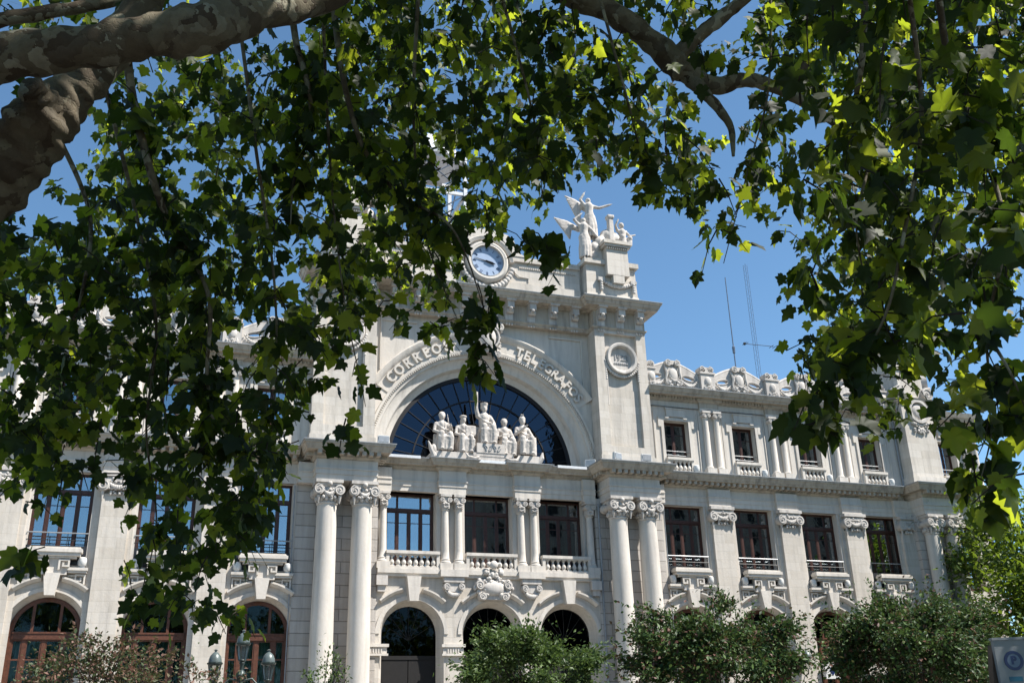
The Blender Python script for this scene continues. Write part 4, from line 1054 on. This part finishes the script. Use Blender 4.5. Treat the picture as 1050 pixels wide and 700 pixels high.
# street lamp
t = empty('street_lamp', (-13.35, -14, .15)); tag(t, 'ornate dark green street lamp with three domed glass lanterns', 'street lamp')
m = MB(); m.lathe([(.38, 0), (.38, .2), (.28, .3), (.25, .9), (.16, 1.05), (.12, 1.2), (.1, 1.4), (.075, 3.2), (.09, 3.25), (.12, 3.3), (.13, 3.42), (.07, 3.5), (.07, 3.62), (.15, 3.7), (.17, 3.78), (.11, 3.9), (.06, 3.95), (.06, 4.1), (.1, 4.16), (.07, 4.2)], n=18); m.build('post', 'lamp_green', t, True, 40)
m = MB()
for s in (-1, 1):
    P = [(s*.08, 0, 3.62), (s*.35, 0, 3.68), (s*.62, 0, 3.4), (s*.78, 0, 3.25), (s*.86, 0, 3.35), (s*.84, 0, 3.55)]
    m.tube(P, [.04, .035, .03, .03, .035, .04], 8); m.tube([(s*.1, 0, 3.35), (s*.3, 0, 3.3), (s*.5, 0, 3.42), (s*.4, 0, 3.55), (s*.3, 0, 3.45)], .02, 6); m.ball((s*.84, 0, 3.5), .07, 8)
m.build('arm', 'lamp_green', t, True, 60)
def lantern(x, z, parent):
    m = MB(); m.lathe([(.045, 0), (.09, .06), (.13, .1), (.12, .13)], (x, 0, z), 12)
    for k in range(6): a = 2*pi*k/6; m.tube([(x+.12*cos(a), .12*sin(a), z+.1), (x+.2*cos(a), .2*sin(a), z+.58)], .014, 5)
    m.lathe([(.2, .56), (.245, .6), (.25, .64), (.2, .66)], (x, 0, z), 12); f = m.build('lantern', 'lamp_green', parent)
    m = MB(); m.lathe([(.11, .11), (.185, .57)], (x, 0, z), 12); m.build('glass', 'glass_lantern', f)
    m = MB(); m.lathe([(.21, .66), (.2, .75), (.16, .86), (.09, .94), (.04, .97), (.035, 1.01), (.07, 1.03), (.02, 1.06)], (x, 0, z), 16); m.build('cap', 'lamp_cap', f, True, 50)
lantern(0, 4.14, t); lantern(-.84, 3.53, t); lantern(.84, 3.53, t)
# parking totem
t = empty('parking_totem', (-.70, -33, 0), radians(-22)); tag(t, 'pale upright totem sign with dark blue ring, bottom right corner among the trees', 'sign')
m = MB(); m.box(-.3, .3, -.13, -.02, 1.1, 3.22); m.box(-.32, .32, -.15, .0, 3.222, 3.27); m.build('sign_panel', 'pale_panel', t)
m = MB()
pr = [(-.28, 1.1)]+[(-.28-.12*sin(pi*i/10), 1.1+2.05*i/10) for i in range(11)]+[(.28, 3.15), (.28, 1.1)]
m.prism(pr[1:], -.02, .2); m.build('housing', 'brown_metal', t)
m = MB(); m.ring(.02, 2.84, [(.125, -.131), (.125, -.142), (.18, -.142), (.18, -.131)], 0, 360, 36, True); m.build('ring', 'blue_paint', t)
m = MB(); m.prism([(.02+.123*cos(2*pi*i/30), 2.84+.123*sin(2*pi*i/30)) for i in range(30)], -.138, -.131); m.build('disc', 'light_blue_paint', t)
m = MB(); letter_on(m, 'P', .02, -.142, 2.84, .2, .003, 0, .01); m.build('lettering', 'blue_paint', t)
m = MB(); m.box(-.13, .12, -.138, -.131, 2.46, 2.55); m.build('stripe', 'cyan_paint', t)
m = MB(); m.box(-.1, .1, -.08, .05, 0, 1.1); m.box(-.3, .3, -.2, .2, 0, .05); m.build('post', 'iron', t)

# ------------------------------------------------------------------ ground
def sheet(name, x0, x1, y0, y1, z, mat, h=0):
    m = MB()
    if h: m.box(x0, x1, y0, y1, z-h, z)
    else: m.add([(x0, y0, z), (x1, y0, z), (x1, y1, z), (x0, y1, z)], [(0, 1, 2, 3)])
    o = m.build(name, mat); tag(o, kind='structure'); return o
sheet('ground', -900, 900, -900, 900, -.004, 'soil')
sheet('road', -300, 300, -27, -19, 0.004, 'asphalt')
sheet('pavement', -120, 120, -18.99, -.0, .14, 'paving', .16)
sheet('plaza', -120, 120, -78, -27.01, .14, 'plaza_paving_shaded', .16)
for x in range(-60, 61, 6):
    pass
m = MB()
for x in range(-60, 61, 6): m.add([(x, -23.06, .009), (x+2.5, -23.06, .009), (x+2.5, -22.94, .009), (x, -22.94, .009)], [(0, 1, 2, 3)])
tag(m.build('road_marking', 'road_paint'), kind='structure')

# unseen block across the square, added and stepped to darken the right-hand window reflections
t = empty('office_block', (0, 0, 0)); tag(t, 'tall plain ochre block across the square, added unseen to darken window reflections', 'building')
for x0, x1, h in ((26.5, 46, 37), (46.02, 95, 52)):
    hs = [rect(x0+1.5+4.2*i, x0+3.2+4.2*i, 3.2*j+3, 3.2*j+5) for i in range(int((x1-x0-2)/4.2)) for j in range(int((h-5)/3.2))]
    m = MB(); m.plate(rect(x0, x1, 0, h), hs, -79.5, -80.0); m.box(x0, x1, -100, -80.3, 0, h-.5); m.box(x0-.3, x1-.01, -100, -79.2, h+.01, h+.6); m.build('wall', 'plaster_ochre', t)
    m = MB(); m.box(x0+.1, x1-.1, -80.28, -80.02, 2, h-1); m.build('glazing', 'dark_interior', t)

# ------------------------------------------------------------------ foliage
def leaf_mesh(name, mat, parent, P, tip, nor, size, tmpl, tris):
    P = np.asarray(P, float); n = len(P); tip = np.asarray(tip, float); nor = np.asarray(nor, float)
    tip /= np.linalg.norm(tip, axis=1)[:, None]; side = np.cross(nor, tip); side /= np.linalg.norm(side, axis=1)[:, None]+1e-9
    nor = np.cross(tip, side); T = np.asarray(tmpl, float); k = len(T); cu = rng.uniform(-.8, 4.2, n)[:, None, None] if k > 5 else 1.0; wd = rng.uniform(.62, 1.1, n)[:, None, None]; size = np.asarray(size)[:, None, None]
    V = P[:, None, :]+size*(T[None, :, 0:1]*tip[:, None, :]+T[None, :, 1:2]*wd*side[:, None, :]+T[None, :, 2:3]*cu*nor[:, None, :])
    F = (np.asarray(tris)[None, :, :]+(np.arange(n)*k)[:, None, None]).reshape(-1, 3)
    me = bpy.data.meshes.new(name); me.vertices.add(n*k); me.vertices.foreach_set('co', V.reshape(-1).astype(np.float32))
    me.loops.add(F.size); me.loops.foreach_set('vertex_index', F.reshape(-1).astype(np.int32))
    me.polygons.add(len(F)); me.polygons.foreach_set('loop_start', np.arange(0, F.size, 3, dtype=np.int32))
    me.update(calc_edges=True); me.materials.append(MATS[mat])
    o = bpy.data.objects.new(name, me); COL.objects.link(o)
    if parent is not None: o.parent = parent
    return o
SMALL = ([(0, 0, 0), (.45, .3, .07), (1, 0, -.08), (.45, -.3, .07)], [(0, 1, 2), (0, 2, 3)])
# lobed plane leaf: centre + outline
half = [(-.10, .12), (-.10, .30), (.02, .40), (.08, .56), (.18, .48), (.26, .42), (.36, .55), (.50, .70), (.58, .52), (.62, .32), (.74, .32), (.86, .17)]
outl = [(0, 0)]+half+[(1.08, 0)]+[(u, -v) for u, v in half[::-1]]
PL = [(.28, 0, .0)]+[(u, v, .10*abs(v)-.16*max(0, u-.3)**1.5-.22*max(0, abs(v)-.35)) for u, v in outl]
PLT = [(0, i+1, (i+1) % len(outl)+1) for i in range(len(outl))]
def rvec(n): v = rng.normal(size=(n, 3)); return v/np.linalg.norm(v, axis=1)[:, None]

def shrub_tree(name, loc, crown, n, leaf, mat, label, cat='tree', group=None, sparse=0, trunk_r=.11, seed=1, lift=1.0, nl=9, branchy=6):
    r = np.random.default_rng(seed); R = random.Random(seed)
    t = empty(name, loc); tag(t, label, cat, group)
    cx, cz, rx, rz = 0, crown[0], crown[1], crown[2]; ry = rx*.85
    m = MB(); base = [(0, 0, 0), (R.uniform(-.1, .1), 0, cz*.3), (R.uniform(-.15, .15), .05, cz*.55)]
    m.tube(base, [trunk_r*1.4, trunk_r, trunk_r*.8], 10); m.build('trunk', 'bark_dark', t, True)
    m = MB(); cl = []
    for k in range(branchy*9):
        d = rvec(1)[0] if False else r.normal(size=3); d /= np.linalg.norm(d); q = r.uniform(.55, 1.0)**.6
        if d[2] < -.75: d[2] *= -.5
        bump = 1+.16*sin(3.1*atan2(d[1], d[0])+seed)+.10*sin(5*d[2]+seed*2)+r.normal()*.07
        c = np.array([d[0]*rx*q*bump, d[1]*ry*q*bump, cz+d[2]*rz*q*bump]); cl.append(c)
        if k < branchy*4: b0 = Vector(base[2]); e = Vector(c); mid = b0.lerp(e, .5)+Vector((0, 0, .12*rz)); m.tube([b0, mid, e], [trunk_r*.45, trunk_r*.22, .012], 6, False)
    m.build('limbs', 'bark_dark', t, True)
    cl = np.array(cl); idx = r.integers(0, len(cl), n); sg = np.where(r.random(n) < .82, .105, .24)[:, None]*np.array([rx, rx, rz])*.9
    P = cl[idx]+r.normal(size=(n, 3))*sg
    k0 = 0
    while k0 < n//7:       # shoots poking out of the outline
        b0 = cl[r.integers(0, len(cl))]; o_ = (b0-np.array([0, 0, cz-.4*rz])); o_ = o_/np.linalg.norm(o_)+r.normal(size=3)*.35; L_ = r.uniform(.12, .34)*rx; q = int(r.integers(10, 26))
        for u_ in np.linspace(.2, 1, q):
            if k0 < n//7: P[k0] = b0+o_*L_*u_+r.normal(size=3)*.03*rx*(1.2-u_); k0 += 1
    out = P-np.array([0, 0, cz]); tip = out/np.linalg.norm(out, axis=1)[:, None]*.7+r.normal(size=(n, 3))*.6+np.array([0, 0, -.15])
    nor = r.normal(size=(n, 3))*.7+np.array([0, 0, 1.0])
    nor += tip*.01
    sz = leaf*r.uniform(.6, 1.25, n)
    leaf_mesh('crown', mat, t, P, tip, nor, sz, *SMALL)
    return t
shrub_tree('small_tree', (-3.5, -14, .14), (3.75, 2.4, 1.65), 20000, .17, 'leaf_bright', 'fresh green bushy small tree in front of the central arches', group='small trees along the facade', seed=3)
shrub_tree('small_tree', (4.2, -14, .14), (4.25, 3.1, 1.9), 30000, .19, 'leaf_shrub', 'dark green small tree with reddish tints, right of the giant columns', group='small trees along the facade', seed=5)
shrub_tree('small_tree', (13.2, -14, .14), (4.2, 3.8, 2.0), 44000, .19, 'leaf_shrub', 'broadest dark rounded small tree with reddish tints, in front of the right wing', group='small trees along the facade', seed=8)
shrub_tree('small_tree', (-17.7, -15, .14), (3.25, 2.0, 1.5), 6500, .15, 'leaf_red_shrub', 'loose reddish small tree in front of the far left arches', group='small trees along the facade', seed=12)
shrub_tree('small_tree', (-14.6, -15.5, .14), (2.7, 1.2, 1.2), 1800, .14, 'leaf_red_shrub', 'low sparse reddish bush just left of the street lamp', group='small trees along the facade', seed=14)
shrub_tree('sapling', (-10.6, -14, .14), (3.4, .75, 1.25), 700, .13, 'leaf_bright', 'thin sparse sapling in front of the left giant columns', group='small trees along the facade', seed=15, trunk_r=.05)
shrub_tree('broadleaf_tree', (30.5, -7, .14), (7.6, 6.2, 5.9), 28000, .36, 'leaf_mid', 'tall bright green tree hiding the right end of the palace', seed=21, trunk_r=.3, branchy=9)

# --- the plane tree overhead
T = empty('plane_tree', tuple(Vector((away(-330, 430, 5.4).x, away(-330, 430, 5.4).y, .14))))
tag(T, 'huge plane tree with mottled limbs and drooping lobed leaves framing the view', 'tree')
Tl = T.location.copy()
def limb(pts, rad, name='limb', n=26, seed=0, wob=.06):
    pts = [Vector(p) for p in pts]; R = random.Random(seed); P, Q = [], []
    for i in range(len(pts)-1):          # Catmull-Rom
        p0, p1, p2, p3 = pts[max(i-1, 0)], pts[i], pts[i+1], pts[min(i+2, len(pts)-1)]
        for k in range(14):
            t = k/14; P.append(.5*((2*p1)+(p2-p0)*t+(2*p0-5*p1+4*p2-p3)*t*t+(3*p1-p0-3*p2+p3)*t**3)); Q.append(rad[i]+(rad[i+1]-rad[i])*t)
    P.append(pts[-1]); Q.append(rad[-1]); m = MB(); m.tube([p-Tl for p in P], Q, n)
    ph = R.random()*9
    SD = Vector((seed*3.1, 0, 0))
    for j in range(len(P)*n):
        i, k = divmod(j, n); c = P[i]-Tl; v = Vector(m.v[j]); a = 2*pi*k/n
        w = 1+wob*(sin(3*a+i*.7+ph)+.7*sin(2*a-i*.43+ph*2)+.6*sin(i*1.3+ph)); w += (.07*mno.noise((v+SD)*3.5)+.03*mno.noise((v+SD)*12)) if wob > .04 else 0; m.v[j] = tuple(c+(v-c)*w)
    return m.build(name, 'bark_plane', T, True, 180)
A = away
trunk_top = A(-230, 330, 5.5)
limb([Tl+Vector((0, 0, -.1)), Tl+Vector((.05, .05, 1.5)), trunk_top.lerp(Tl, .35), trunk_top], [.55, .42, .36, .32], 'trunk', 24, 1)
limb([trunk_top, A(-100, 265, 5.55), A(-25, 205, 5.6), A(18, 160, 5.6), A(42, 126, 5.6), A(72, 96, 5.7), A(104, 62, 5.8), A(150, 0, 6.1), A(210, -120, 6.6)], [.32, .22, .19, .18, .185, .135, .12, .11, .1], seed=2, wob=.07)
limb([A(48, 112, 5.55), A(36, 96, 5.45), A(30, 88, 5.4)], [.1, .085, .06], seed=12, wob=.08)
limb([trunk_top, A(-190, 170, 5.4), A(-70, 84, 5.2), A(0, 60, 5.1), A(86, 49, 5.1), A(150, 38, 5.15), A(205, 30, 5.2), A(262, 10, 5.4), A(345, -12, 5.8), A(560, -120, 6.5)], [.3, .18, .135, .122, .11, .11, .138, .118, .1, .08], seed=3, wob=.06)
limb([trunk_top, A(-200, 0, 6), A(-50, -260, 7), A(200, -330, 8), A(420, -150, 8.2), A(560, -22, 8), A(628, 14, 8), A(672, 46, 8), A(700, 74, 8)], [.3, .22, .2, .17, .14, .1, .09, .095, .11], seed=4)
limb([A(698, 70, 8), A(730, 88, 8), A(765, 82, 8), A(800, 92, 8), A(850, 122, 8), A(905, 175, 7.8)], [.1, .075, .06, .05, .035, .015], seed=5, n=12)
limb([A(690, 62, 8), A(712, 40, 8), A(740, 18, 8), A(775, -12, 8), A(860, -90, 8)], [.085, .06, .055, .05, .04], seed=6, n=12)
limb([A(705, 78, 8), A(725, 98, 7.9), A(748, 128, 7.8), A(752, 160, 7.7)], [.07, .045, .03, .012], seed=7, n=10)
limb([A(806, 96, 8), A(815, 82, 8), A(826, 66, 8)], [.05, .045, .035], seed=8, n=10)
limb([A(-10, 22, 6.3), A(40, 14, 6.4), A(110, 2, 6.6), A(200, -20, 7)], [.05, .045, .04, .03], seed=9, n=10)
TW = [([(128, 40), (136, 100), (150, 160), (168, 215), (196, 262), (215, 310), (212, 385), (218, 425), (196, 480)], .034, 6.6), ([(296, -20), (303, 40), (316, 90), (318, 130), (302, 180), (298, 230)], .03, 7.2),
      ([(340, -20), (350, 70), (372, 150), (410, 200), (455, 225), (478, 262), (497, 320)], .024, 7), ([(888, -30), (884, 60), (876, 120), (890, 165), (878, 230), (890, 300)], .022, 6),
      ([(216, 425), (240, 455), (268, 470)], .010, 6.6), ([(960, -20), (975, 70), (1010, 160), (1030, 240), (1012, 340), (1018, 430), (1006, 490)], .02, 5.2),
      ([(930, -20), (945, 120), (925, 250), (905, 330), (868, 382), (830, 418)], .014, 4.9), ([(60, 140), (92, 220), (84, 300), (60, 370), (66, 440), (45, 520)], .02, 7.5),
      ([(790, -20), (788, 90), (768, 170), (742, 270)], .012, 7), ([(610, -20), (640, 90), (655, 150), (664, 190)], .014, 7.5), ([(510, -20), (540, 90), (552, 150), (556, 205)], .014, 7.5), ([(430, -20), (424, 120), (436, 240), (470, 330)], .016, 7.2),
      ([(100, 60), (135, 200), (160, 330), (150, 440), (160, 540), (135, 640)], .018, 7.2), ([(330, -20), (338, 160), (352, 300), (372, 400)], .014, 7.2), ([(240, -20), (262, 150), (282, 300), (280, 430), (255, 560)], .016, 7.2), ([(1010, 340), (1035, 380), (1056, 430)], .012, 5.2)]
for i, (p, r0, d) in enumerate(TW):
    rr = [max(.003, r0*(1-.88*k/(len(p)-1))) for k in range(len(p))]
    limb([A(x, y, d+.15*sin(k*2+i)) for k, (x, y) in enumerate(p)], rr, 'branch', 8, 20+i, .03)

DM = """
5 4 4 4 5 6 7 9 9 9 9 9 8 8 7 7 8 9 9 8 8
2 3 6 8 8 8 9 9 9 9 9 9 8 8 8 8 8 9 9 8 8
2 4 8 8 9 8 8 9 9 9 9 8 8 8 8 7 6 8 9 8 7
4 2 8 9 9 7 8 8 9 8 8 8 6 7 6 3 4 8 9 8 7
3 5 9 9 8 6 7 8 7 6 8 6 1 3 5 2 4 8 9 8 6
8 8 8 9 7 6 7 9 6 3 4 3 0 1 4 1 6 8 9 8 5
9 9 8 8 5 6 7 7 5 4 1 0 0 0 0 0 6 8 9 7 4
8 8 8 8 6 7 7 3 1 4 1 0 0 0 0 0 4 7 8 6 3
8 9 8 8 7 8 6 1 0 0 0 0 0 0 0 0 3 2 4 4 4
6 6 5 9 9 9 5 1 0 0 0 0 0 0 0 0 0 0 0 1 4
3 2 4 9 8 9 1 0 0 0 0 0 0 0 0 0 0 0 0 0 2
3 0 4 9 8 4 0 0 0 0 0 0 0 0 0 0 0 0 0 0 0
0 0 4 8 6 0 0 0 0 0 0 0 0 0 0 0 0 0 0 0 0
0 0 1 2 0 0 0 0 0 0 0 0 0 0 0 0 0 0 0 0 0
"""
DM = [[int(c) for c in l.split()] for l in DM.strip().split('\n')]
Lp, Lt, Ln, Ls = [], [], [], []
twigs = MB(); RR = random.Random(5)
def spray(c, n, size, length, twig=True):
    # a drooping shoot about `length` long with n alternate leaves round it
    d = Vector((RR.uniform(-1, 1), RR.uniform(-1, 1), RR.uniform(-1.1, .1))).normalized()
    c = Vector(c); pts = [c-d*length*.5+Vector((0, 0, -.0)), c+Vector((0, 0, .03)), c+d*length*.5+Vector((0, 0, -.12*length))]
    if twig: twigs.tube([p-Tl for p in pts], [.006, .0045, .0025], 4, False)
    for k in range(n):
        t = (k+RR.random())/n; p = pts[0].lerp(pts[1], t*2) if t < .5 else pts[1].lerp(pts[2], t*2-1)
        o = Vector((RR.gauss(0, 1), RR.gauss(0, 1), RR.gauss(0, .6))).normalized(); tipd = (o*.8+Vector((0, 0, -.75))+d*.3)
        q = p+o*RR.uniform(.03, .09)
        Lp.append(tuple(q-Tl)); Lt.append(tuple(tipd)); nn = Vector((RR.gauss(0, .7), RR.gauss(0, .7), 1)); Ln.append(tuple(nn)); Ls.append(size*RR.uniform(.6, 1.2))
def dens(px, py):
    x, y = px/50-.5, py/50-.5; i, j = int(math.floor(x)), int(math.floor(y)); fx, fy = x-i, y-j
    g = lambda a, b: DM[min(max(b, 0), 13)][min(max(a, 0), 20)]
    v = (g(i, j)*(1-fx)+g(i+1, j)*fx)*(1-fy)+(g(i, j+1)*(1-fx)+g(i+1, j+1)*fx)*fy
    return v+3.0*mno.noise(Vector((px/40, py/40, 3.3)))+2.6*mno.noise(Vector((px/17, py/17, 8.3)))
CLEAR = [(575+7*k, -8+3.6*k, 13) for k in range(14)]+[(672+3*k, 46+4*k, 15) for k in range(10)]+[(702+9*k, 84+.6*k, 11) for k in range(12)]+[(806+7*k, 98+5*k, 9) for k in range(7)]+[(700+8*k, 48-5*k, 10) for k in range(9)]+[(705+6*k, 84+6*k, 9) for k in range(8)]+[(502, 268, 23), (598, 226, 46), (622, 224, 40), (640, 368, 30), (470, 445, 90), (530, 440, 80), (590, 600, 200), (760, 330, 62), (740, 470, 60), (700, 330, 60)]
def near_view(n, dfun, power, cut, sz, cnt, length, ymax=720, tw=True):
    for _ in range(n):
        px, py = RR.uniform(-30, 1080), RR.uniform(-30, ymax); D = dens(px, py)
        if D < cut or RR.random() > (min(D, 9)/9)**power*(.78 if py < 260 and px < 800 else 1): continue
        if any((px-a)**2+(py-b)**2 < (r+6)**2 for a, b, r in CLEAR): continue
        dd = dfun(px, py)
        if dd > 50: continue
        spray(A(px, py, dd), RR.randint(*cnt), sz, length, tw)
near_view(600, lambda x, y: RR.uniform(4.4, 6.6) if x > 800 else 99, 1.5, 2.7, .122, (6, 9), .3)
near_view(2250, lambda x, y: RR.uniform(6.4, 8.6) if x < 800 and (y > 210 or RR.random() < .5) else RR.uniform(7.5, 9.5), 1.7, 3.0, .106, (6, 9), .27)
near_view(700, lambda x, y: RR.uniform(8.5, 11), 2.0, 3.4, .125, (7, 10), .36, 480)
near_view(1500, lambda x, y: RR.uniform(12, 18), 2.0, 4.2, .135, (9, 13), .5, 300, False)
for px, py in ((491, 325), (486, 338), (494, 350), (489, 362), (497, 374), (490, 384), (552, 243), (560, 256), (548, 250), (34, 568), (22, 576), (850, 432), (838, 440), (868, 425), (1012, 500), (1016, 512), (1006, 490)):
    spray(A(px, py, 5.2 if px > 800 else 7), 5, .14, .2)
# rest of the crown, added above and beside the view for shade
for p_, r0, d_ in TW:
    for k in range(1, len(p_)-1 if len(p_) > 2 else 1):
        for u_ in (0, .25, .5, .75, 1):
            x_ = p_[k][0]*(1-u_)+p_[k+1][0]*u_; y_ = p_[k][1]*(1-u_)+p_[k+1][1]*u_
            if y_ > 40 and not any((x_-a)**2+(y_-b)**2 < (r+8)**2 for a, b, r in CLEAR if r > 20): spray(A(x_+RR.uniform(-6, 6), y_, d_), RR.randint(3, 6), .125, .22)
shade_blobs = []  # clumps of unseen leaves put in to shade the visible ones
while len(shade_blobs) < 240:
    p = Vector((RR.uniform(-32, 3), RR.uniform(-60, -34), RR.uniform(5, 18)))
    if ((p.x+14)/16)**2+((p.y+47)/12)**2+((p.z-10.5)/7)**2 < 1: shade_blobs.append((p, RR.uniform(.8, 1.7)))
Ci = 0; NV = len(Lp)
while Ci < 2300:
    q, r_ = RR.choice(shade_blobs); p = q+Vector((RR.gauss(0, .5), RR.gauss(0, .5), RR.gauss(0, .3)))*r_
    v = p-CAM; z = v.dot(fw)
    if v.length < 3.0: continue
    if z > 0:
        x = 525+FPX*v.dot(rt)/z; y = 350-FPX*v.dot(upv)/z
        if -110 < x < 1160 and -110 < y < 800: continue
    Ci += 1
    for _ in range(10):
        o = Vector((RR.gauss(0, .28), RR.gauss(0, .28), RR.gauss(0, .2))); Lp.append(tuple(p+o-Tl)); Lt.append((RR.gauss(0, 1), RR.gauss(0, 1), RR.gauss(-.5, .6))); Ln.append((RR.gauss(0, .5), RR.gauss(0, .5), 1)); Ls.append(RR.uniform(.17, .27))
Ci = 0
while Ci < 1700:     # unseen leaves added on the sun side to shade the lower-left sprays
    p = A(RR.uniform(-40, 420), RR.uniform(240, 640), 7.2)+Vector((.5, -.357, .85)).normalized()*RR.uniform(5, 12)
    v = p-CAM; z = v.dot(fw)
    if v.length < 3: continue
    if z > 0:
        x = 525+FPX*v.dot(rt)/z; y = 350-FPX*v.dot(upv)/z
        if -110 < x < 1160 and -110 < y < 800: continue
    Ci += 1
    for _ in range(10):
        o = Vector((RR.gauss(0, .28), RR.gauss(0, .28), RR.gauss(0, .2))); Lp.append(tuple(p+o-Tl)); Lt.append((RR.gauss(0, 1), RR.gauss(0, 1), RR.gauss(-.5, .6))); Ln.append((RR.gauss(0, .5), RR.gauss(0, .5), 1)); Ls.append(RR.uniform(.17, .27))
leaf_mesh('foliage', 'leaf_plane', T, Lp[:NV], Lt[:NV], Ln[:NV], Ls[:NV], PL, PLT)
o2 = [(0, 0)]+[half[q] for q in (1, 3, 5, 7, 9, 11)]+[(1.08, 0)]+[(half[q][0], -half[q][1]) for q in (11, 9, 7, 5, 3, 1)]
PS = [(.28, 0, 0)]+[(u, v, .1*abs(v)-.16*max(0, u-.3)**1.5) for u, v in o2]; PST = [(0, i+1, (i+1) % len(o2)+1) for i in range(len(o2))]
leaf_mesh('crown', 'leaf_plane', T, Lp[NV:], Lt[NV:], Ln[NV:], Ls[NV:], PS, PST)  # out-of-view leaves, added to shade the foliage below
tag(twigs.build('twigs', 'bark_dark', T), kind='stuff')
print('plane leaves', len(Lp))
T2 = empty('plane_tree', (6.5, -37.5, .14)); tag(T2, 'unseen neighbouring plane tree added outside the right edge to shade the totem sign', 'tree')  # tree out of view, put in to throw shade on the totem
T_, Tl = T, T2.location.copy(); T = T2
limb([Tl, Tl+Vector((-.1, 0, 3)), Tl+Vector((.2, .1, 6)), Tl+Vector((-.5, .5, 10))], [.38, .3, .24, .1], 'trunk')
for k in range(7):
    a = k*.9; limb([Tl+Vector((.1, .1, 4.5+.5*k)), Tl+Vector((2*cos(a), 2*sin(a), 6.5+.5*k)), Tl+Vector((3.6*cos(a), 3.6*sin(a), 8+.5*k))], [.13, .08, .02], seed=k, n=8)
Lp, Lt, Ln, Ls = [], [], [], []
for _ in range(620):
    d = Vector((RR.gauss(0, 1), RR.gauss(0, 1), RR.gauss(0, 1))).normalized()*RR.random()**.4
    spray(Tl+Vector((-.5+5.2*d.x, .5+4.6*d.y, 9.2+3.6*d.z)), 9, .2, .9, False)
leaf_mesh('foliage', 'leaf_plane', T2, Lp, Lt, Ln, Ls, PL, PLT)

# ------------------------------------------------------------------ light, sky, camera
SUN = Vector((.588, -.42, 1.0)).normalized()
w = bpy.data.worlds.new('World'); SC.world = w; w.use_nodes = True; nt = w.node_tree; nt.nodes.clear()
sky = nt.nodes.new('ShaderNodeTexSky'); sky.sky_type = 'NISHITA'; sky.sun_disc = False
sky.sun_elevation = math.asin(SUN.z); sky.sun_rotation = atan2(SUN.x, SUN.y); sky.altitude = 20; sky.air_density = .78; sky.dust_density = 0; sky.ozone_density = 2.5
bg = nt.nodes.new('ShaderNodeBackground'); bg.inputs[1].default_value = .10; wo = nt.nodes.new('ShaderNodeOutputWorld')
nt.links.new(mixc(nt, 1.0, sky.outputs[0], (.86, 1.03, 1.0), 'MULTIPLY'), bg.inputs[0]); nt.links.new(bg.outputs[0], wo.inputs[0])
sl = bpy.data.lights.new('sun', 'SUN'); sl.energy = 5.0; sl.angle = radians(.53); sl.color = (1, .95, .88)
so = bpy.data.objects.new('sun', sl); COL.objects.link(so); so.rotation_euler = SUN.to_track_quat('Z', 'Y').to_euler(); so.location = (20, -60, 60)
cd = bpy.data.cameras.new('camera'); cam = bpy.data.objects.new('camera', cd); COL.objects.link(cam)
cd.sensor_width = 36; cd.lens = FPX/1050*36; cd.clip_end = 3000; cd.clip_start = .05
M = Matrix((rt, upv, -fw)).transposed().to_4x4(); M.translation = CAM; cam.matrix_world = M; SC.camera = cam
SC.view_settings.view_transform = 'Standard'; SC.view_settings.look = 'None'; SC.view_settings.exposure = 1.05; SC.view_settings.gamma = 1
SC.view_settings.use_curve_mapping = False
SC.render.engine = 'CYCLES'; SC.cycles.max_bounces = 8; SC.cycles.transparent_max_bounces = 12
